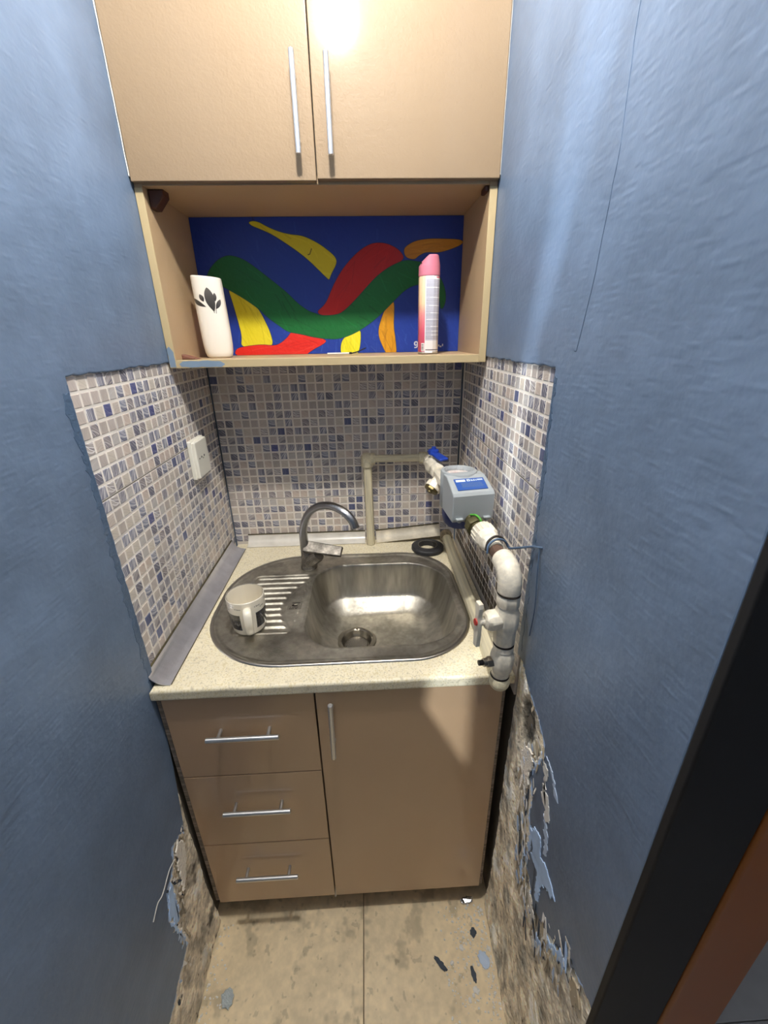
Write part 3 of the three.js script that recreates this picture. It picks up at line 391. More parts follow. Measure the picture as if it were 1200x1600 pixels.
// ---------------------------------------------------------------- countertop with the sink cut-out
function rbox(x0, x1, z0, z1, rl, rrad, n = 14) { const out = []; for (const [cx, cz, r, a0] of [[x1 - rrad, z1 - rrad, rrad, 0], [x0 + rl, z1 - rl, rl, 90], [x0 + rl, z0 + rl, rl, 180], [x1 - rrad, z0 + rrad, rrad, 270]]) for (let i = 0; i <= n; i++) { const a = (a0 + 90 * i / n) * Math.PI / 180; out.push([cx + r * Math.cos(a), cz + r * Math.sin(a)]); } return out; }
function sdRbox(x, z, x0, x1, z0, z1, rl, rrad) { const cx = (x0 + x1) / 2, cz = (z0 + z1) / 2, r = x < cx ? rl : rrad, qx = Math.abs(x - cx) - (x1 - x0) / 2 + r, qz = Math.abs(z - cz) - (z1 - z0) / 2 + r; return Math.hypot(Math.max(qx, 0), Math.max(qz, 0)) + Math.min(Math.max(qx, qz), 0) - r; }
const SK = [0.052, 0.745, 0.116, 0.645, 0.218, 0.168];
{
  const hole = rbox(SK[0] + 0.008, SK[1] - 0.008, SK[2] + 0.008, SK[3] - 0.008, SK[4] - 0.008, SK[5] - 0.008).map(([x, z]) => [x, -z]);
  const prof = []; const zf = 0.700, r = 0.009;   // postformed front edge: the slab in plan, extruded upward
  const g = extr([[0.0015, -0.001], [0.7985, -0.001], [0.7985, -zf], [0.0015, -zf]].reverse(), 0.030, 0.007, [hole.reverse()], 4); g.rotateX(-Math.PI / 2); 
  const uvs = g.attributes.uv; 
  const c = mesh('countertop', g.translate(0, H - 0.030, 0), M.counter); tag(c, 'speckled cream laminate countertop with rounded front edge holding the steel sink', 'countertop');
}
// ---------------------------------------------------------------- sink
{
  const s = thing('sink', 'scratched stainless steel inset sink with ribbed drainboard at left and deep bowl at right', 'sink', [0.4, H, 0.38]);
  const O = V(-0.4, -H, -0.38); const add = (n, g, m, p = s) => { const q = Array.isArray(g) ? merge(g) : g; q.translate(O.x, O.y, O.z); return mesh(n, q, m, p); };
  const BW = [0.310, 0.717, 0.190, 0.586, 0.10, 0.125], D = 0.150, DX = 0.437, DZ = 0.385;
  const arcX = (z) => 0.238 + 0.0022 + 3.1 * Math.pow(z - 0.405, 2);                    // left edge of the raised plate
  const hgt = (x, z) => {
    let y = 0.0035; const o = -sdRbox(x, z, ...SK);
    y -= 0.0028 * sstep(0.012, 0.022, o);                                             // field sunk inside the rolled rim
    const b = -sdRbox(x, z, ...BW);
    if (b > -0.006) { const lip = sstep(-0.006, 0.008, b) * 0.006, wall = sstep(0.0, 0.085, b); const w2 = clamp(b / 0.030); const steep = (1 - Math.pow(1 - w2, 2.0)); y -= lip * 0.6 + (D - 0.012) * (0.68 * steep + 0.32 * wall); const dd = Math.hypot(x - DX, z - DZ); y -= 0.006 * sstep(0.2, 0.05, dd); }
    else if (x < 0.31) {
      const f = -sdRbox(x, z, 0.118, 0.30 - (z - 0.24) * 0.07, 0.236, 0.530, 0.028, 0.02); y -= 0.0035 * sstep(0, 0.007, f);
      if (f > 0.004) { const zc = (z - 0.252) / 0.0268, k = Math.round(zc), dz = Math.abs(zc - k); const ax = arcX(z); const on = sstep(0.13, 0.138, x) * sstep(ax - 0.002, ax - 0.012, x); if (k >= 0 && k <= 10) y += 0.0042 * sstep(0.30, 0.06, dz) * on; y += 0.0032 * sstep(ax, ax + 0.004, x); }
    }
    return y + 0.0005 * fbm(x * 9, z * 9, 4, 2);
  };
  const step = 0.0025, nx = Math.ceil((SK[1] - SK[0]) / step), nz = Math.ceil((SK[3] - SK[2]) / step), pos = [], uv = [], id = new Map(), idx = [];
  const inside = (x, z) => sdRbox(x, z, ...SK) < -0.0025 && Math.hypot(x - DX, z - DZ) > 0.046;
  const vid = (i, j) => { const k = i * 10000 + j; if (!id.has(k)) { const x = SK[0] + i * step, z = SK[2] + j * step; id.set(k, pos.length / 3); pos.push(x, H + hgt(x, z), z); uv.push(x, z); } return id.get(k); };
  for (let i = 0; i < nx; i++) for (let j = 0; j < nz; j++) { const q = [[i, j], [i, j + 1], [i + 1, j + 1], [i + 1, j]]; if (q.every(([a, b]) => inside(SK[0] + a * step, SK[2] + b * step))) { const [a, b, c2, d] = q.map(([a, b]) => vid(a, b)); idx.push(a, b, c2, a, c2, d); } }
  const g = new THREE.BufferGeometry(); g.setAttribute('position', new THREE.Float32BufferAttribute(pos, 3)); g.setAttribute('uv', new THREE.Float32BufferAttribute(uv, 2)); g.setIndex(idx); g.computeVertexNormals();
  add('basin', g, M.steel);
  { // rolled rim following the outline
    const ol = [[0, 0.0002], [0.0008, 0.0022], [0.003, 0.0040], [0.0065, 0.0042], [0.0095, 0.0036]]; const P = [], U = [], I = []; const N = 4 * 15; 
    ol.forEach(([inset, y]) => { rbox(SK[0] + inset, SK[1] - inset, SK[2] + inset, SK[3] - inset, SK[4] - inset, SK[5] - inset, 14).forEach(([x, z]) => { P.push(x, H + y, z); U.push(x, z); }); });
    for (let l = 0; l < ol.length - 1; l++) for (let j = 0; j < N; j++) { const a = l * N + j, b = l * N + (j + 1) % N; I.push(a, a + N, b, b, a + N, b + N); }
    const rg = new THREE.BufferGeometry(); rg.setAttribute('position', new THREE.Float32BufferAttribute(P, 3)); rg.setAttribute('uv', new THREE.Float32BufferAttribute(U, 2)); rg.setIndex(I); rg.computeVertexNormals(); add('rim', rg, M.steelRim);
  }
  const yd = H + hgt(DX, DZ) ;
  const dr = add('drain', lathe([[0.060, 0.0002], [0.058, 0.0030], [0.050, 0.0036], [0.045, 0.001], [0.041, -0.010], [0.037, -0.016], [0.0, -0.018]], V(DX, yd, DZ), V(0, 1, 0), 56), M.drain);
  add('drain_strainer', [lathe([[0.034, 0], [0.032, 0.003], [0.020, 0.005], [0.008, 0.004], [0.0, 0.003]], V(DX, yd - 0.0165, DZ), V(0, 1, 0), 40)], M.chromeDirty, dr);
  // stamped lettering on the plate: a bar, a round emblem and two broken lines
  const st = canvasTex(256, 256, (c, w) => { c.fillStyle = 'rgb(150,145,134)'; c.fillRect(0, 0, w, w); c.fillStyle = 'rgb(26,22,14)'; c.fillRect(70, 44, 150, 22); c.beginPath(); c.ellipse(126, 126, 56, 34, 0, 0, 7); c.fill(); c.fillStyle = 'rgb(236,232,214)'; c.beginPath(); c.ellipse(142, 104, 34, 16, -0.2, 0, 7); c.fill(); c.fillStyle = 'rgb(26,22,14)'; c.fillRect(84, 178, 110, 18); c.fillRect(42, 180, 26, 14); c.fillRect(34, 222, 92, 18); c.fillRect(140, 220, 44, 18); });
  const lp = bx(0.2505, 0.2895, 0, 0.0006, 0.385, 0.424, 0); { const p = lp.attributes.position, u2 = lp.attributes.uv; for (let i = 0; i < p.count; i++) u2.setXY(i, (p.getX(i) - 0.2505) / 0.039, 1 - (p.getZ(i) - 0.385) / 0.039); } lp.translate(0, H + 0.0004, 0);
  add('stamped_mark', lp, std({ map: st, metalness: 0.8, roughness: 0.45 }));
}
// ---------------------------------------------------------------- faucet
{
  const f = thing('faucet', 'tarnished chrome swan-neck mixer tap with a flat lever, standing behind the drainboard', 'faucet', [0.285, H + 0.0008, 0.192]);
  const L = (a) => a.map(([x, y, z]) => [x - 0.285, y - H, z - 0.192]);
  mesh('spout', sweep(L([[0.281, 0.868, 0.190], [0.2765, 0.93, 0.190], [0.279, 0.99, 0.194], [0.3, 1.042, 0.206], [0.334, 1.074, 0.226], [0.374, 1.084, 0.248], [0.412, 1.074, 0.270], [0.436, 1.052, 0.285], [0.446, 1.028, 0.292]]), [[0.017, 0.017], [0.0155, 0.014], [0.0145, 0.0125], [0.013, 0.0115], [0.0125, 0.011], [0.0125, 0.011], [0.013, 0.0125]], 90, 28), M.chrome, f);
  mesh('body', [lathe([[0, 0], [0.026, 0], [0.027, 0.004], [0.0235, 0.010], [0.022, 0.03], [0.020, 0.055], [0.014, 0.066], [0, 0.068]], V(0.001, 0, 0)), lathe([[0, 0], [0.021, 0.0], [0.0225, 0.004], [0.0225, 0.038], [0.020, 0.044], [0, 0.045]], V(0.006, 0.026, 0.004), V(0.70, 0.64, 0.30).normalize())], M.chromeDirty, f);
  const lev = bx(-0.020, 0.105, -0.005, 0.006, -0.021, 0.021, 0.004, 4); { const p = lev.attributes.position; for (let i = 0; i < p.count; i++) { const t = clamp((p.getX(i) + 0.02) / 0.125); p.setZ(i, p.getZ(i) * (1 - 0.18 * t)); p.setY(i, p.getY(i) * (1 + 0.5 * (1 - t)) - 0.012 * t * t); } lev.computeVertexNormals(); }
  lev.rotateX(0.62).rotateY(-0.28).translate(0.010, 0.076, 0.008); mesh('lever', lev, M.chromeDirty, f);
}
// ---------------------------------------------------------------- mug
{
  const m = thing('mug', 'white mug printed with black blocks and small words, standing on the ribbed drainboard', 'mug', [0.167, H + 0.0016, 0.492], 0.30);
  const pts = [[0.0, 0.003], [0.030, 0.003], [0.032, 0.0], [0.0365, 0.001], [0.0405, 0.008], [0.0445, 0.03], [0.0462, 0.06], [0.0472, 0.099], [0.0462, 0.1015], [0.0445, 0.1005], [0.0430, 0.06], [0.0405, 0.016], [0.034, 0.0075], [0, 0.007]];
  const wrap = canvasTex(1024, 512, (c, w, h) => {
    c.fillStyle = 'rgb(236,228,210)'; c.fillRect(0, 0, w, h);
    const words = ['Chat', 'Ciao', 'Chat', 'Chi', 'Chat', 'Cia'];
    c.fillStyle = 'rgb(70,64,58)';
    for (let i = 0; i < 18; i++) { const x = (i + 0.5) / 18 * w; if (Math.abs(x - w / 2) < 62) continue; c.font = `bold ${22 + (i % 3) * 4}px serif`; c.fillText(words[i % 6], x - 24, 0.12 * h + (i % 3) * 34); }
    for (const [a, b] of [[0, 0.432], [0.568, 1]]) { c.fillStyle = 'rgb(18,17,20)'; c.fillRect(a * w, 0.345 * h, (b - a) * w, 0.46 * h); for (let r = 0; r < 5; r++) for (let k = 0; k < 22; k++) { const x = a * w + k * 44 + (r % 2) * 20; if (x + 36 > b * w) continue; c.strokeStyle = 'rgba(74,74,92,0.9)'; c.lineWidth = 3; c.strokeRect(x + 5, 0.36 * h + r * 46 + 3, 33, 37); } }
  });
  const n = 64, P = [], U = [], I = []; const tot = pts.length; pts.forEach(([r, y], i) => { for (let j = 0; j <= n; j++) { const a = (j / n - 0.5) * Math.PI * 2; P.push(Math.sin(a) * r, y, Math.cos(a) * r); U.push(j / n, i >= 3 && i <= 8 ? y / 0.102 : 0.02); } });
  for (let i = 0; i < tot - 1; i++) for (let j = 0; j < n; j++) { const a = i * (n + 1) + j, b = a + n + 1; I.push(a, a + 1, b, b, a + 1, b + 1); }
  const g = new THREE.BufferGeometry(); g.setAttribute('position', new THREE.Float32BufferAttribute(P, 3)); g.setAttribute('uv', new THREE.Float32BufferAttribute(U, 2)); g.setIndex(I); g.computeVertexNormals();
  mesh('cup', g, phy({ map: wrap, roughness: 0.25, clearcoat: 0.5, clearcoatRoughness: 0.1 }), m);
  mesh('handle', sweep([[0, 0.083, 0.043], [0, 0.088, 0.058], [0, 0.080, 0.070], [0, 0.055, 0.074], [0, 0.030, 0.066], [0, 0.017, 0.052], [0, 0.014, 0.038]], [[0.0095, 0.0048], [0.0098, 0.0042], [0.0100, 0.0042], [0.0095, 0.0042], [0.0088, 0.0048]], 50, 18), phy({ color: 0xece4d2, roughness: 0.25, clearcoat: 0.5, clearcoatRoughness: 0.1 }), m);
}
// ---------------------------------------------------------------- strips sealing the counter against the walls
function cove(len, a, b, t = 0.0016) {      // concave strip, length along +x, back edge up the wall (a), foot out on the counter (b)
  const o = [], inn = []; const n = 10; for (let i = 0; i <= n; i++) { const u = i / n * Math.PI / 2; const y = a * (1 - Math.sin(u)), z = b * (1 - Math.cos(u)); o.push([z, y]); inn.push([z + t, y + t]); }
  const pts = [...inn.map(([z, y]) => [z, y]), ...o.reverse()]; const g = extr(pts, len, 0.0003); g.rotateY(Math.PI / 2); return g;     // profile z -> -z? handled by callers
}
{
  // left strip: runs along z at the foot of the left tiles
  const prof = []; const n = 12, a = 0.034, b = 0.043, t = 0.002; const top = [], und = []; for (let i = 0; i <= n; i++) { const u = i / n * Math.PI / 2; top.push([b * (1 - Math.cos(u)) + t, a * (1 - Math.sin(u)) + t]); und.push([b * (1 - Math.cos(u)), a * (1 - Math.sin(u))]); }
  const lead = [...top, ...und.reverse()];
  const run = (len) => extr(lead.slice().reverse(), len, 0.0004);
  const l = thing('sealing_strip', 'long silvery concave sealing strip along the left tiled wall beside the drainboard', 'sealing strip', [-0.003, H + 0.0004, 0.045]);
  mesh('strip', run(0.640), M.alu, l);
  mesh('packing', extr([[0.001, 0.0003], [0.026, 0.0003], [0.012, 0.005], [0.004, 0.014], [0.001, 0.02]], 0.625, 0.001), M.black, l);
  mesh('grime_line', bx(0.0435, 0.0465, 0.0001, 0.0018, 0.002, 0.637, 0.0006), M.grime, l); mesh('grime_line', bx(-0.0008, 0.0022, 0.034, 0.0385, 0.002, 0.637, 0.0006), M.grime, l);
  const back = (x0, len, label, mat, tilt, z) => { const q = thing('sealing_strip', label, 'sealing strip', [x0, H + 0.0006, z]); const g = run(len); g.rotateY(Math.PI / 2).scale(1, 1, -1); { const ix = g.index; const p = g.attributes.position; if (!ix) { for (const k of Object.keys(g.attributes)) { const A = g.attributes[k], sz = A.itemSize; for (let i = 0; i < A.count; i += 3) for (let s2 = 0; s2 < sz; s2++) { const t1 = A.array[i * sz + s2]; A.array[i * sz + s2] = A.array[(i + 2) * sz + s2]; A.array[(i + 2) * sz + s2] = t1; } } } g.computeVertexNormals(); } 
    g.scale(1, 0.92, 0.8); g.computeBoundingBox(); g.translate(-g.boundingBox.min.x, 0, 0); g.rotateZ(tilt); mesh('strip', g, mat, q); const gl = bx(0.0, len, 0.0345, 0.0375, -0.0012, 0.0022, 0.0006).rotateZ(tilt); mesh('grime_line', gl, M.grime, q); return q; };
  back(0.045, 0.425, 'white plastic sealing strip along the back wall behind the tap', M.coveWhite, 0, 0.003);
  back(0.512, 0.235, 'grimy sealing strip behind the bowl, tilted up to the right of the upright pipe', M.coveGrimy, 0.085, 0.003);
}
// ---------------------------------------------------------------- rubber ring on the counter corner
{
  const r = thing('drain_ring', 'flat black rubber drain ring lying on the counter in front of the back right corner', 'rubber ring', [0.6885, H + 0.0006, 0.098]);
  mesh('ring', lathe([[0.028, 0.0], [0.052, 0.0], [0.0562, 0.004], [0.0555, 0.013], [0.050, 0.0165], [0.040, 0.015], [0.033, 0.0185], [0.029, 0.0175], [0.0275, 0.004], [0.028, 0.0]], V(0, 0, 0), V(0, 1, 0), 64), M.rubber, r);
  mesh('lip', lathe([[0.0345, 0.0162], [0.0335, 0.0192], [0.0318, 0.0196], [0.0308, 0.0176]], V(0, 0, 0), V(0, 1, 0), 64), M.drain, r);
}
// ---------------------------------------------------------------- socket
{
  const s = thing('wall_socket', 'white surface-mounted electrical socket on the left mosaic wall', 'socket', [-0.004, 1.232, 0.207], Math.PI / 2);
  mesh('back_box', new RoundedBoxGeometry(0.094, 0.110, 0.012, 3, 0.003).translate(0, 0, 0.0055), M.socket, s);
  mesh('cover', new RoundedBoxGeometry(0.088, 0.104, 0.012, 4, 0.004).translate(0, 0, 0.0145), M.socket, s);
  mesh('outlet_hole', rod(V(-0.010, 0.004, 0.0185), V(-0.010, 0.004, 0.0208), 0.0034, 14, 0.0003), M.black, s); mesh('outlet_hole', rod(V(0.010, 0.004, 0.0185), V(0.010, 0.004, 0.0208), 0.0034, 14, 0.0003), M.black, s);
  mesh('screw', lathe([[0, 0], [0.0028, 0], [0.0024, 0.0012], [0, 0.0014]], V(0, -0.001, 0.0202), V(0, 0, 1), 16), M.drain, s);
  mesh('notch', bx(-0.030, -0.022, 0.0008, 0.0044, 0.0196, 0.0208, 0.0004), M.drain, s);
}
// ---------------------------------------------------------------- pipes
const AX = (z) => V(0.6895 + (z - 0.05) * 0.0896, 1.166 - (z - 0.05) * 0.050, z), AXD = V(0.0896, -0.05, 1).normalize();
const along = (z0, z1, prof, seg = 36) => lathe(prof.map(([r, t]) => [r, t * AX(z0).distanceTo(AX(z1))]), AX(z0), AXD, seg);
{
  const p = thing('water_pipe', 'cream plastic pipe rising from the counter and turning right along the back wall', 'pipe', [0.488, H, 0.043]);
  const T = (g) => (Array.isArray(g) ? merge(g) : g).translate(-0.488, -H, -0.043);
  mesh('upright_pipe', T(rod(V(0.4905, H + 0.0012, 0.043), V(0.4865, 1.152, 0.043), 0.0145, 28)), M.pipe, p);
  mesh('level_pipe', T(rod(V(0.505, 1.1675, 0.043), V(0.672, 1.1665, 0.043), 0.0125, 28)), M.pipe, p);
  mesh('elbow', T([lathe([[0, 0], [0.0195, 0], [0.0205, 0.002], [0.0205, 0.030], [0.019, 0.036], [0, 0.037]], V(0.4865, 1.142, 0.043)), lathe([[0, 0], [0.0185, 0], [0.0195, 0.002], [0.0195, 0.040], [0, 0.042]], V(0.513, 1.1675, 0.043), V(-1, 0, 0)), new THREE.SphereGeometry(0.0205, 28, 18).translate(0.4865, 1.168, 0.043)]), M.pipe, p);
  mesh('elbow', T([lathe([[0, 0], [0.018, 0], [0.019, 0.002], [0.019, 0.028], [0, 0.03]], V(0.660, 1.1665, 0.043), V(1, 0, 0)), new THREE.SphereGeometry(0.0195, 28, 18).translate(0.6895, 1.166, 0.045), lathe([[0, 0], [0.0185, 0], [0.019, 0.02], [0.0185, 0.024], [0, 0.025]], V(0.6895, 1.166, 0.048), AXD)]), M.pipe, p);
}
{
  const b = thing('ball_valve', 'cream plastic valve with a blue handle between back wall pipe and water meter', 'valve', AX(0.08).toArray());
  const o = AX(0.08); const T = (g) => (Array.isArray(g) ? merge(g) : g).translate(-o.x, -o.y, -o.z);
  mesh('valve_body', T([along(0.0745, 0.20, [[0, 0], [0.021, 0], [0.0235, 0.03], [0.0235, 0.18], [0.021, 0.2], [0.026, 0.3], [0.028, 0.45], [0.026, 0.58], [0.021, 0.68], [0.0235, 0.72], [0.0235, 0.96], [0.021, 1], [0, 1]]), rod(AX(0.125), AX(0.125).add(V(0, 0.038, 0)), 0.011, 24)]), M.fitting, b);
  const hp = AX(0.125).add(V(0, 0.038, 0));
  const hg = bx(-0.013, 0.013, 0, 0.010, -0.020, 0.060, 0.005, 4); { const q = hg.attributes.position; for (let i = 0; i < q.count; i++) { const z = q.getZ(i); q.setX(i, q.getX(i) * (1 + 0.25 * sstep(0.02, 0.06, z))); q.setY(i, q.getY(i) - 0.010 * sstep(0.014, 0.05, z)); } hg.computeVertexNormals(); } hg.rotateY(0.42);
  mesh('handle', T([hg.translate(hp.x, hp.y, hp.z), lathe([[0, 0], [0.017, 0], [0.0175, 0.003], [0.016, 0.013], [0.012, 0.016], [0, 0.017]], hp.clone().add(V(0, -0.001, -0.002)), V(0, 1, 0)), lathe([[0, 0], [0.007, 0], [0.007, 0.008], [0, 0.009]], hp.clone().add(V(0, 0.014, -0.002)))]), M.blueHandle, b).userData.label = 'blue lever handle';
  const a = AX(0.215), bd = V(-0.62, -0.62, 0.42).normalize();
  mesh('strainer', T([along(0.197, 0.345, [[0, 0], [0.0185, 0], [0.0205, 0.06], [0.0205, 0.5], [0.018, 0.6], [0.021, 0.66], [0.021, 0.98], [0, 1]]), lathe([[0, 0], [0.017, 0], [0.018, 0.03], [0.024, 0.034], [0.0245, 0.052], [0, 0.053]], a.clone().add(V(0.004, 0, 0)), bd)]), M.fitting, b);
  mesh('strainer_cap', T([lathe([[0, 0], [0.0215, 0], [0.0222, 0.003], [0.0212, 0.008], [0.013, 0.0105], [0, 0.0112]], a.clone().add(V(0.004, 0, 0)).addScaledVector(bd, 0.051), bd, 40), lathe([[0, 0], [0.008, 0], [0.008, 0.004], [0, 0.0045]], a.clone().add(V(0.004, 0, 0)).addScaledVector(bd, 0.0615), bd)]), M.brass, b).userData.label = 'brass strainer cap';
}
{ // meter: grey housing with round register and a sloping blue label over a dark blue body
  const C = AX(0.450); const m = thing('water_meter', 'grey water meter with a round dial and a blue label beside the right wall', 'water meter', [C.x - 0.002, C.y, C.z], 0.15);
  const side = [[-0.03, -0.006], [0.052, -0.010], [0.054, -0.004], [0.056, 0.055], [0.051, 0.0615], [-0.003, 0.086], [-0.03, 0.086]];      // (z, y)
  const box = extr(side.map(([z, y]) => [-z, y]).reverse(), 0.094, 0.003, [], 3); box.rotateY(-Math.PI / 2); box.rotateY(Math.PI); box.scale(1.09, 1, 1); 
  box.computeBoundingBox(); box.translate(-(box.boundingBox.min.x + box.boundingBox.max.x) / 2, 0, 0);
  if (box.boundingBox.max.z < 0.04) box.rotateY(Math.PI);
  { const p = box.attributes.position; for (let i = 0; i < p.count; i++) { const z = p.getZ(i); p.setX(i, p.getX(i) * (0.93 + 0.07 * sstep(-0.02, 0.03, z))); } }
  mesh('housing', [box, lathe([[0, -0.006], [0.043, -0.006], [0.045, -0.003], [0.045, 0.086], [0.0435, 0.0885], [0.0375, 0.0895], [0.0358, 0.0875], [0.0350, 0.076], [0.0, 0.076]], V(-0.004, 0, -0.040), V(0, 1, 0), 64)], M.meterGrey, m);
  const dial = canvasTex(256, 256, (c, w) => { c.fillStyle = 'rgb(232,220,214)'; c.fillRect(0, 0, w, w); c.fillStyle = 'rgb(226,168,164)'; c.beginPath(); c.arc(120, 130, 62, 0, 7); c.fill(); c.fillStyle = 'rgb(110,86,84)'; c.beginPath(); c.arc(170, 150, 26, 0, 7); c.fill(); c.fillRect(80, 96, 22, 44); c.fillStyle = 'rgb(240,236,230)'; c.fillRect(96, 70, 66, 26); c.fillStyle = 'rgb(60,50,50)'; for (let i = 0; i < 5; i++) c.fillRect(100 + i * 12, 74, 8, 18); c.strokeStyle = 'rgb(90,80,78)'; c.lineWidth = 3; for (let i = 0; i < 40; i++) { const a = i / 40 * 6.283; c.beginPath(); c.moveTo(128 + Math.cos(a) * 106, 128 + Math.sin(a) * 106); c.lineTo(128 + Math.cos(a) * 118, 128 + Math.sin(a) * 118); c.stroke(); } });
  mesh('dial', new THREE.CylinderGeometry(0.0348, 0.0348, 0.001, 48).translate(-0.004, 0.0770, -0.040), std({ map: dial, roughness: 0.6 }), m);
  mesh('dial_glass', new THREE.CircleGeometry(0.0356, 48).rotateX(-Math.PI / 2).translate(-0.004, 0.0845, -0.040), M.glass, m);
  const lab = canvasTex(512, 256, (c, w, h) => { c.fillStyle = 'rgb(46,84,158)'; c.fillRect(0, 0, w, h); c.fillStyle = 'rgb(228,238,250)'; c.fillRect(26, 22, 160, 48); c.fillRect(216, 20, 52, 46); c.fillStyle = 'rgb(46,84,158)'; c.fillRect(230, 32, 24, 22); c.fillStyle = 'rgb(214,228,246)'; for (const [x, y, ww, hh] of [[284, 30, 20, 34], [310, 42, 12, 22], [328, 30, 26, 10], [330, 46, 22, 18], [366, 34, 16, 30], [392, 26, 96, 10], [392, 44, 96, 14]]) c.fillRect(x, y, ww, hh); for (let i = 0; i < 5; i++) { c.fillStyle = ['rgba(120,140,110,0.5)', 'rgba(130,120,120,0.6)'][i % 2]; let x = 90 + rr(0, 30); while (x < 430) { const ww = rr(12, 46); c.fillRect(x, 98 + i * 22, ww, 11); x += ww + rr(6, 14); } } });
  const lg = bx(-0.037, 0.037, -0.0005, 0.0012, -0.019, 0.019, 0); { const p = lg.attributes.position, u = lg.attributes.uv; for (let i = 0; i < p.count; i++) u.setXY(i, (p.getX(i) + 0.037) / 0.074, 0.5 - p.getZ(i) / 0.038); } lg.rotateX(Math.atan2(0.0245, 0.054)).translate(0.001, 0.0732, 0.0265);
  mesh('label_plate', lg, std({ map: lab, roughness: 0.3 }), m).userData.label = 'blue printed label';
  mesh('seal_badge', lathe([[0, 0], [0.016, 0], [0.0155, 0.002], [0, 0.0024]], V(-0.0462, 0.035, 0.010), V(-1, 0, 0), 32), M.white, m);
  for (const x of [-0.034, 0.034]) mesh('seal_lug', [bx(x - 0.009, x + 0.009, -0.004, 0.001, 0.050, 0.062, 0.002), rod(V(x, -0.010, 0.055), V(x, -0.003, 0.055), 0.005, 16)], M.meterGrey, m);
  mesh('meter_body', [lathe([[0, 0], [0.030, 0.0], [0.040, 0.012], [0.043, 0.03], [0.043, 0.046], [0, 0.047]], V(-0.004, -0.052, -0.024), V(0, 1, 0), 48)], M.meterBlue, m);
  const ax = AXD.clone().applyAxisAngle(V(0, 1, 0), -0.15);
  mesh('inlet', lathe([[0, 0], [0.019, 0], [0.019, 0.10], [0, 0.10]], V(0, 0, 0).addScaledVector(ax, -0.1).add(V(0, -0.022, 0)), ax), M.brassGreen, m);
  mesh('outlet', [lathe([[0, 0], [0.017, 0], [0.017, 0.094], [0, 0.094]], V(0, -0.006, 0.02), ax), lathe([[0, 0], [0.022, 0], [0.024, 0.004], [0.024, 0.020], [0.022, 0.024], [0, 0.024]], V(0.0, -0.0060, 0.0).addScaledVector(ax, 0.072), ax, 8)], M.brassGreen, m);
  mesh('seal_tape', tube([[-0.010, 0.012, 0.066], [-0.004, 0.016, 0.080], [0.000, 0.013, 0.094], [0.002, 0.004, 0.100]], 0.0028, 20, 8), M.green, m);
}
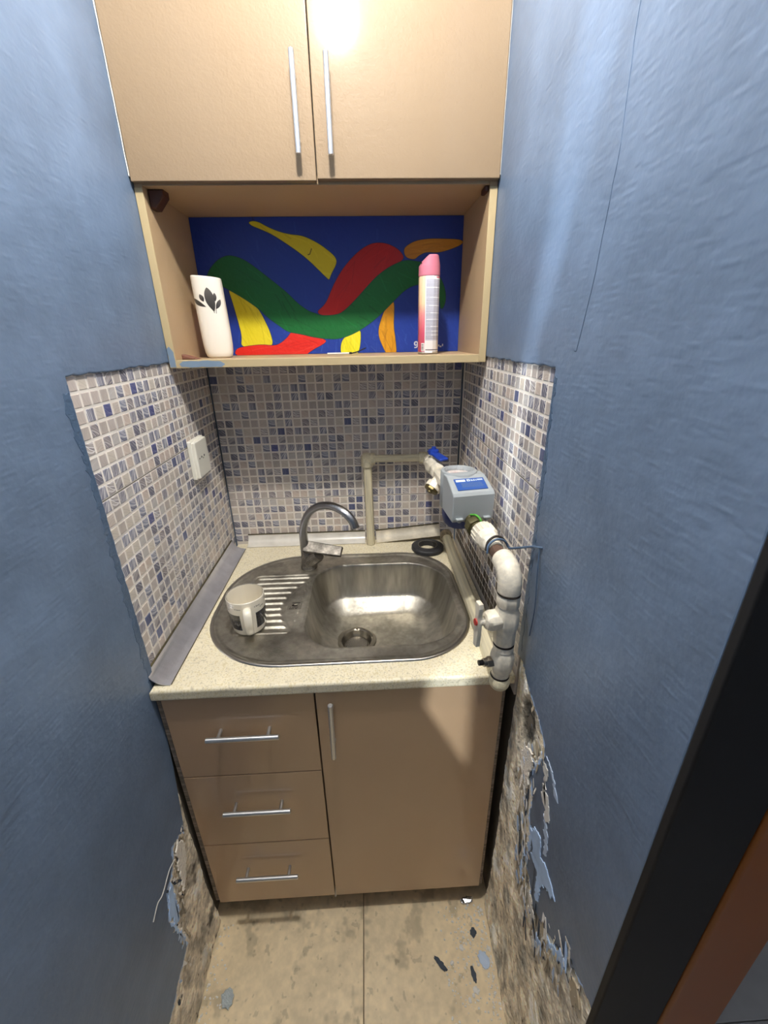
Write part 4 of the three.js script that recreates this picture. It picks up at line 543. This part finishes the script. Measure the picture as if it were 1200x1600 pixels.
{ // supply pipe: from the counter corner forward along the counter, up through check valve and shut-off, back to the meter
  const E = V(0.752, 0.865, 0.7275), Tp = V(0.7515, 1.132, 0.7275);
  const s = thing('supply_pipe', 'thick cream pipe with shut-off valve running from the counter corner up to the water meter', 'pipe', E.toArray());
  const T = (g) => (Array.isArray(g) ? merge(g) : g).translate(-E.x, -E.y, -E.z); const UP = V(0, 1, 0);
  mesh('low_pipe', T(rod(V(0.7645, H + 0.0175, 0.035), V(0.7525, 0.8665, 0.712), 0.0165, 28)), M.pipe, s);
  mesh('elbow', T([new THREE.SphereGeometry(0.0215, 28, 18).translate(0.7648, H + 0.0222, 0.034), lathe([[0, 0], [0.0205, 0], [0.0215, 0.003], [0.0215, 0.022], [0, 0.023]], V(0.7648, H + 0.0222, 0.032), V(-0.017, -0.004, 0.68).normalize()), rod(V(0.7648, H + 0.0008, 0.034), V(0.7648, H + 0.022, 0.034), 0.021, 24)]), M.pipeDirty, s);
  mesh('elbow', T([new THREE.SphereGeometry(0.0215, 32, 22).translate(E.x, E.y - 0.002, E.z + 0.002), lathe([[0, 0], [0.0165, 0], [0.0174, 0.003], [0.0174, 0.02], [0, 0.04]], V(0.7528, 0.8668, 0.692), V(0, 0, 1)), lathe([[0, 0], [0.0215, 0.0], [0.0215, 0.012], [0.0190, 0.016], [0, 0.017]], E.clone().add(V(0, -0.004, 0.002)), UP)]), M.pipe, s);
  mesh('sealing_ring', T(lathe([[0.0182, 0], [0.0196, 0.001], [0.0196, 0.0035], [0.0182, 0.0045]], V(0.752, 0.877, 0.7285), UP)), M.ring, s);
  mesh('check_valve', T([lathe([[0, 0], [0.0185, 0], [0.0185, 0.008], [0.0220, 0.016], [0.0245, 0.030], [0.0245, 0.048], [0.0225, 0.058], [0.0188, 0.066], [0.0205, 0.068], [0.0205, 0.080], [0, 0.081]], V(0.7525, 0.881, 0.7282), UP)]), M.fitting, s);
  mesh('drain_bolt', T([lathe([[0, 0], [0.012, 0], [0.012, 0.010], [0.0105, 0.012], [0, 0.012]], V(0.731, 0.919, 0.732), V(-1, 0.05, 0.15).normalize(), 6), lathe([[0, 0], [0.0085, 0], [0.0085, 0.008], [0, 0.009]], V(0.7195, 0.919, 0.7335), V(-1, 0.05, 0.15).normalize())]), M.drain, s).userData.label = 'metal drain bolt';
  mesh('drain_knob', T(lathe([[0, 0], [0.005, 0], [0.0058, 0.002], [0.0058, 0.010], [0, 0.011]], V(0.7115, 0.9195, 0.7345), V(-1, 0.05, 0.15).normalize(), 16)), M.black, s);
  mesh('sealing_ring', T(lathe([[0.0195, 0], [0.0212, 0.001], [0.0212, 0.004], [0.0195, 0.005]], V(0.7525, 0.960, 0.728), UP)), M.ring, s);
  mesh('shutoff_valve', T([lathe([[0, 0], [0.0200, 0], [0.0218, 0.003], [0.0218, 0.022], [0.0210, 0.028], [0.0240, 0.042], [0.0255, 0.056], [0.0240, 0.074], [0.0212, 0.084], [0.0205, 0.090], [0.0225, 0.093], [0.0225, 0.110], [0.021, 0.116], [0, 0.117]], V(0.752, 0.965, 0.7278), UP, 48), lathe([[0, 0], [0.0205, 0], [0.0215, 0.004], [0.0205, 0.022], [0.0160, 0.030], [0.008, 0.033], [0, 0.033]], V(0.738, 1.022, 0.729), V(-1, 0.05, 0.15).normalize())]), M.fitting, s);
  const lv = extr([[-0.008, 0.050], [0.008, 0.050], [0.0095, 0.040], [0.0065, 0.02], [0.0085, 0.0], [0.0085, -0.02], [0.0065, -0.052], [-0.0065, -0.054], [-0.0085, -0.02], [-0.0085, 0], [-0.0065, 0.02], [-0.0095, 0.040]].reverse(), 0.010, 0.002, [], 2); lv.rotateY(-Math.PI / 2 + 0.2).translate(0.700, 1.016, 0.731); lv.computeVertexNormals();
  mesh('lever', T([lv, rod(V(0.712, 1.022, 0.732), V(0.697, 1.023, 0.733), 0.009, 20)]), M.fitting, s);
  mesh('lever_cap', T(lathe([[0, 0], [0.0075, 0], [0.007, 0.002], [0, 0.003]], V(0.6895, 1.023, 0.735), V(-1, 0.05, 0.2).normalize(), 20)), M.red, s).userData.label = 'red cap on the lever hub';
  mesh('sealing_ring', T(lathe([[0.0195, 0], [0.0228, 0.001], [0.0228, 0.0035], [0.0195, 0.0045]], V(0.752, 1.081, 0.7276), UP)), M.ring, s);
  { // upper elbow: quarter bend from the horizontal axis into the vertical
    const R = 0.040, pts = []; const d = AXD.clone(); const c0 = Tp.clone().addScaledVector(d, -R), c1 = Tp.clone().add(V(0, -R, 0)); for (let i = 0; i <= 8; i++) { const t = i / 8; pts.push(c0.clone().multiplyScalar((1 - t) * (1 - t)).add(Tp.clone().multiplyScalar(2 * t * (1 - t))).add(c1.clone().multiplyScalar(t * t)).toArray()); }
    const st = c0.clone().addScaledVector(d, -0.004).toArray(); const en = c1.clone().add(V(0, -0.006, 0)).toArray();
    mesh('elbow', T([sweep([st, ...pts, en], [[0.0218, 0.0218], [0.0226, 0.0226], [0.0232, 0.0232], [0.0230, 0.0230], [0.0225, 0.0225]], 40, 32)]), M.fitting, s); }
  mesh('rusty_nipple', T(along(0.640, 0.690, [[0, 0], [0.0145, 0], [0.0145, 1], [0, 1]])), M.rust, s);
  { const parts = [along(0.568, 0.652, [[0, 0], [0.0235, 0], [0.0255, 0.03], [0.0255, 0.40], [0.024, 0.44], [0.0225, 0.46], [0.0225, 0.62], [0.0175, 0.66], [0.0175, 0.95], [0.016, 1], [0, 1]], 48)]; const q = new THREE.Quaternion().setFromUnitVectors(V(0, 0, 1), AXD); for (let i = 0; i < 18; i++) { const a = i / 18 * 6.283; const g = new RoundedBoxGeometry(0.004, 0.004, 0.028, 2, 0.0015).translate(0, 0.0252, 0).rotateZ(a).applyQuaternion(q); const c = AX(0.586); parts.push(g.translate(c.x, c.y, c.z)); } mesh('union_nut', T(parts), M.fitting, s); }
}
// ---------------------------------------------------------------- wire tying the pipe to the wall
{
  const w = thing('tie_wire', 'blue painted wire hooked from the wall around the pipe beside the upper elbow', 'wire', [0.8, 1.18, 0.735]);
  const T = (g) => g.translate(-0.8, -1.18, -0.735);
  mesh('hook', T(tube([[0.803, 1.183, 0.738], [0.796, 1.183, 0.735], [0.79, 1.172, 0.71], [0.779, 1.150, 0.672], [0.770, 1.142, 0.655], [0.759, 1.158, 0.654], [0.742, 1.161, 0.653], [0.727, 1.150, 0.655], [0.7245, 1.134, 0.658]], 0.0024, 90, 10)), M.wireBlue, w);
  mesh('loop', T(tube([[0.768, 1.146, 0.645], [0.756, 1.160, 0.644], [0.742, 1.1625, 0.643], [0.728, 1.153, 0.646], [0.724, 1.136, 0.648]], 0.0026, 50, 10)), M.ring, w);
  mesh('strand', T(tube([[0.796, 1.182, 0.736], [0.794, 1.14, 0.745], [0.7955, 1.06, 0.752], [0.7975, 0.99, 0.742]], 0.0012, 50, 8)), M.wireBlue, w);
}
// ---------------------------------------------------------------- things on the shelf
const SH = 1.4967;
{
  const a = thing('air_freshener', 'white oval dispenser with a dark leaf print at the left end of the shelf', 'air freshener', [0.089, SH + 0.0004, 0.150], 0.12);
  const wrap = canvasTex(1024, 1024, (c, w, h) => { c.fillStyle = 'rgb(228,221,208)'; c.fillRect(0, 0, w, h); const leaf = (cx, cy, L, wd, ang) => { c.save(); c.translate(cx, cy); c.rotate(ang); const gr = c.createLinearGradient(0, 0, 0, -L); gr.addColorStop(0, 'rgb(34,32,30)'); gr.addColorStop(1, 'rgb(96,92,86)'); c.fillStyle = gr; c.beginPath(); c.moveTo(0, 0); c.bezierCurveTo(wd, -L * 0.35, wd, -L * 0.75, 0, -L); c.bezierCurveTo(-wd, -L * 0.75, -wd, -L * 0.35, 0, 0); c.fill(); c.restore(); };
    const X = 0.535 * w, Y = 0.425 * h; leaf(X, Y, 300, 56, -0.10); leaf(X - 76, Y - 126, 98, 34, -0.36); leaf(X - 60, Y - 62, 226, 40, -1.06); leaf(X + 32, Y - 130, 104, 26, 0.03); leaf(X + 26, Y - 36, 140, 36, 0.56); c.strokeStyle = 'rgb(60,56,52)'; c.lineWidth = 6; c.beginPath(); c.moveTo(X + 18, Y + 18); c.lineTo(X + 26, Y - 50); c.moveTo(X, Y + 14); c.lineTo(X - 4, Y - 30); c.stroke(); });
  const n = 64, pts = [[0, 0], [0.72, 0], [0.86, 0.004], [0.94, 0.014], [0.985, 0.032], [1, 0.052], [0.995, 0.0535], [0.995, 0.0545], [1.0, 0.056], [1.0, 0.10], [0.985, 0.17], [0.975, 0.190], [0.955, 0.1945], [0.9, 0.1955], [0, 0.1955]], P = [], U = [], I = [];
  pts.forEach(([r, y]) => { for (let j = 0; j <= n; j++) { const t = (j / n - 0.5) * Math.PI * 2, e = 0.86; const sx = Math.sign(Math.sin(t)) * Math.pow(Math.abs(Math.sin(t)), e), cz = Math.sign(Math.cos(t)) * Math.pow(Math.abs(Math.cos(t)), e); const x = sx * 0.0385 * r; P.push(x - 0.006 * (y / 0.19 - 0.5), y + (y > 0.18 ? -x * 0.09 : 0), cz * 0.026 * r); U.push(j / n, y / 0.1955); } });
  for (let i = 0; i < pts.length - 1; i++) for (let j = 0; j < n; j++) { const p = i * (n + 1) + j, q = p + n + 1; I.push(p, p + 1, q, q, p + 1, q + 1); }
  const g = new THREE.BufferGeometry(); g.setAttribute('position', new THREE.Float32BufferAttribute(P, 3)); g.setAttribute('uv', new THREE.Float32BufferAttribute(U, 2)); g.setIndex(I); g.computeVertexNormals();
  mesh('casing', g, phy({ map: wrap, roughness: 0.35, clearcoat: 0.2 }), a);
  mesh('spray_opening', rod(V(0.006, 0.1945, 0.012), V(0.006, 0.1963, 0.012), 0.006, 18, 0.0004), M.black, a);
}
{
  const a = thing('spray_can', 'tall spray can with a pink cap and white label at the right of the shelf', 'spray can', [0.6640, SH + 0.0004, 0.165], 0.0);
  const lab = canvasTex(1024, 1024, (c, w, h) => {
    const gr = c.createLinearGradient(0, 0, 0, h); gr.addColorStop(0, 'rgb(236,206,170)'); gr.addColorStop(0.35, 'rgb(240,200,160)'); gr.addColorStop(0.5, 'rgb(226,140,140)'); gr.addColorStop(0.75, 'rgb(204,84,110)'); gr.addColorStop(1, 'rgb(190,70,96)'); c.fillStyle = gr; c.fillRect(0, 0, w, h);
    c.fillStyle = 'rgb(238,236,236)'; c.fillRect(0.425 * w, 0, 0.47 * w, h); c.fillStyle = 'rgb(198,196,206)'; c.fillRect(0.435 * w, 0.045 * h, 0.45 * w, 0.80 * h);
    for (let r = 0; r < 74; r++) { const y = 0.05 * h + r * 10.8; if (y > 0.95 * h) break; let x = 0.44 * w; const end = 0.875 * w; const gap = [9, 21, 31, 40, 48, 57, 63, 68].includes(r); if (gap) { c.fillStyle = 'rgb(244,243,243)'; c.fillRect(rr(0.45, 0.55) * w, y, 0.3 * w, 9); continue; } c.fillStyle = `rgba(110,108,124,${rr(0.35, 0.7)})`; while (x < end) { const ww = rr(8, 34); c.fillRect(x, y, Math.min(ww, end - x), 5); x += ww + rr(3, 7); } }
    c.fillStyle = 'rgb(220,90,120)'; c.fillRect(0.60 * w, 0.012 * h, 0.12 * w, 0.016 * h); c.fillStyle = 'rgb(90,88,96)'; c.fillRect(0.44 * w, 0.968 * h, 0.40 * w, 0.012 * h); c.fillStyle = 'rgb(244,244,244)'; c.fillRect(0.365 * w, 0.88 * h, 0.055 * w, 0.11 * h); c.fillStyle = 'rgb(40,38,40)'; for (let i = 0; i < 14; i++) c.fillRect(0.37 * w, 0.89 * h + i * 7, 0.04 * w, rr(2, 5)); });
  const n = 64, R = 0.0275, Hc = 0.188; const cyl = (rows, y0, y1) => { const P = [], U = [], I = []; rows.forEach(([r, y]) => { for (let j = 0; j <= n; j++) { const t = (j / n - 0.5) * Math.PI * 2; P.push(Math.sin(t) * r, y, Math.cos(t) * r); U.push(j / n, clamp((y - y0) / (y1 - y0))); } }); for (let i = 0; i < rows.length - 1; i++) for (let j = 0; j < n; j++) { const p = i * (n + 1) + j, q = p + n + 1; I.push(p, p + 1, q, q, p + 1, q + 1); } const g = new THREE.BufferGeometry(); g.setAttribute('position', new THREE.Float32BufferAttribute(P, 3)); g.setAttribute('uv', new THREE.Float32BufferAttribute(U, 2)); g.setIndex(I); return toCreasedNormals(g, 0.6); };
  mesh('base_ring', lathe([[0, 0.001], [0.024, 0.0], [R, 0.0015], [R + 0.0006, 0.004], [R - 0.001, 0.0065], [0, 0.0065]], V(0, 0, 0), V(0, 1, 0), 48), M.satin, a);
  mesh('can', cyl([[R - 0.0006, 0.006], [R, 0.008], [R, Hc - 0.003], [R - 0.001, Hc], [0.0, Hc]], 0.006, Hc), phy({ map: lab, roughness: 0.3, clearcoat: 0.4 }), a);
  const cap = cyl([[R - 0.0002, Hc], [R + 0.0003, Hc + 0.002], [R, Hc + 0.024], [R - 0.0018, Hc + 0.044], [R - 0.004, Hc + 0.047], [0, Hc + 0.047]], 0, 1); { const p = cap.attributes.position; for (let i = 0; i < p.count; i++) { const k = sstep(Hc + 0.02, Hc + 0.044, p.getY(i)); const x = p.getX(i); p.setY(i, p.getY(i) + k * (x < -0.004 ? (x + 0.004) * 0.75 : x * 0.05)); p.setX(i, x * (1 - 0.08 * k)); } cap.computeVertexNormals(); }
  mesh('cap', cap, phy({ color: 0xd77f92, roughness: 0.4, clearcoat: 0.3 }), a).userData.label = 'pink plastic cap';
  mesh('nozzle_slot', rod(V(-0.0225, Hc + 0.030, 0.0128), V(-0.0238, Hc + 0.030, 0.0136), 0.0024, 12, 0.0003), M.black, a);
}
{
  const s = thing('stick', 'thin black and white stick lying on the shelf against the painted board', 'stick', [0.43, SH + 0.0024, 0.075], 0.1);
  mesh('shaft', rod(V(-0.05, 0, 0), V(0.014, 0, 0), 0.0024, 12, 0.0004), M.white, s); mesh('tip', [rod(V(0.0142, 0, 0), V(0.022, 0, 0), 0.0034, 12, 0.0006)], M.black, s);
  mesh('wick', tube([[0.0222, 0, 0], [0.040, 0.004, -0.004], [0.064, 0.013, -0.012]], 0.0017, 20, 8), M.black, s);
}
// ---------------------------------------------------------------- crumbs and flakes on the floor
function chip(name, label, cat, x, z, sx, sz, turn, mat, th = 0.0022, curl = 0.004) {
  const pl = []; const n = 26; for (let j = 0; j < n; j++) { const t = j / n * 6.283, k = 0.8 + 0.35 * perlin.noise(Math.cos(t) * 2 + x * 31, Math.sin(t) * 2 + z * 17, 1) + rr(-0.05, 0.05); pl.push([Math.cos(t) * sx * k, Math.sin(t) * sz * k]); }
  const g = extr(pl, th, th * 0.3); g.rotateX(-Math.PI / 2); const p = g.attributes.position; for (let i = 0; i < p.count; i++) { const q = p.getX(i) / sx; p.setY(i, p.getY(i) + curl * q * q + 0.001 * perlin.noise(p.getX(i) * 90, p.getZ(i) * 90, 4)); } g.computeBoundingBox(); g.translate(0, -g.boundingBox.min.y, 0); g.computeVertexNormals();
  const m = mesh(name, g, mat); m.position.set(x, FLOOR + 0.0002, z); m.rotation.y = turn; return tag(m, label, cat);
}
chip('paint_flake', 'dark blue paint flake on the floor nearest the base cabinet door', 'paint flake', 0.747, 0.764, 0.011, 0.014, 0.2, M.flakeDark);
chip('paint_flake', 'long narrow dark paint flake lying alone on the floor tile, leftmost of the dark ones', 'paint flake', 0.642, 0.825, 0.008, 0.026, 0.75, M.flakeDark);
chip('paint_flake', 'dark pointed paint flake on the floor just behind a white chip', 'paint flake', 0.728, 0.850, 0.008, 0.021, 0.1, M.flakeDark);
chip('paint_flake', 'small white plaster chip touching the dark pointed flake on the floor', 'plaster chip', 0.727, 0.880, 0.010, 0.010, 0.4, M.flakeWhite);
chip('paint_flake', 'pale blue-white paint flake on the floor beside the crumbling right wall', 'paint flake', 0.762, 0.822, 0.016, 0.026, 0.3, M.flakeBlue);
chip('paint_flake', 'small cream plaster chip on the floor left of the pale blue flake', 'plaster chip', 0.706, 0.795, 0.007, 0.009, 0.3, M.flakeWhite);
chip('crumpled_scrap', 'crumpled pale blue-white scrap on the left floor tile', 'scrap', 0.074, 0.862, 0.019, 0.026, 0.25, std({ color: 0xb9c3c6, roughness: 0.8, bumpMap: rep(bumpSpeck, 12), bumpScale: 0.004 }), 0.006, 0.006);
chip('foil_scrap', 'shiny crumpled foil scrap on the floor under the right corner of the cabinet door', 'foil', 0.745, 0.690, 0.024, 0.012, 0.1, M.foil, 0.006, 0.010);
{ const gs = []; for (let i = 0; i < 520; i++) { const left = rnd() < 0.2; const z = rr(0.70, 1.02); const x = left ? 0.012 + Math.pow(rnd(), 2) * 0.06 : 0.785 - Math.pow(rnd(), 1.8) * 0.13; const s = rr(0.0008, 0.0032) * (rnd() < 0.1 ? 1.7 : 1); const g = new THREE.IcosahedronGeometry(s, 0); g.scale(1, 0.5, rr(0.6, 1.5)).rotateY(rr(0, 6)).translate(x, FLOOR + s * 0.35, z); gs.push(g); } const m = mesh('plaster_crumbs', mergeGeometries(gs), M.flakeWhite); m.userData = { kind: 'stuff', label: 'white plaster crumbs strewn on the floor along the walls', category: 'crumbs' }; }

// ---------------------------------------------------------------- lamps
function lamp(label, P, power, color, r, glow) {
  const t = thing('ceiling_lamp', label, 'lamp', [P.x, CEIL, P.z]); const y = P.y - CEIL;
  mesh('ceiling_rose', lathe([[0, 0], [0.04, -0.0], [0.038, -0.015], [0.01, -0.025], [0, -0.025]].reverse()), M.white, t);
  mesh('cord', rod(V(0, y + r + 0.045, 0), V(0, -0.02, 0), 0.003, 10), M.black, t);
  mesh('lamp_holder', rod(V(0, y + r - 0.002, 0), V(0, y + r + 0.05, 0), 0.016, 20), M.black, t);
  const b = mesh('bulb', new THREE.SphereGeometry(r, 32, 20).translate(0, y, 0), std({ color: 0xffffff, emissive: color, emissiveIntensity: glow }), t); b.castShadow = false;
  const l = new THREE.PointLight(color, power, 0, 2); l.position.set(0, y, 0); l.castShadow = true; l.shadow.radius = r / 0.02 * 0.9; l.shadow.mapSize.set(2048, 2048); l.shadow.bias = -0.0005; t.add(l);
}
lamp('bare bulb hanging on a cord above the sink alcove', LAMP, LAMP_POWER, LAMP_COLOR, 0.038, 12);
lamp('bare bulb hanging on a cord in the next room', HALL_LAMP, HALL_POWER, HALL_COLOR, 0.04, 8);
lamp('small bright bulb hanging unseen in the side room behind the curtain', V(-0.8, 1.9, 2.6), 18, new THREE.Color(0.86, 0.94, 1.0), 0.02, 8);  // unseen source, placed so its beam through the gap makes the streak

renderer.render(scene, camera);
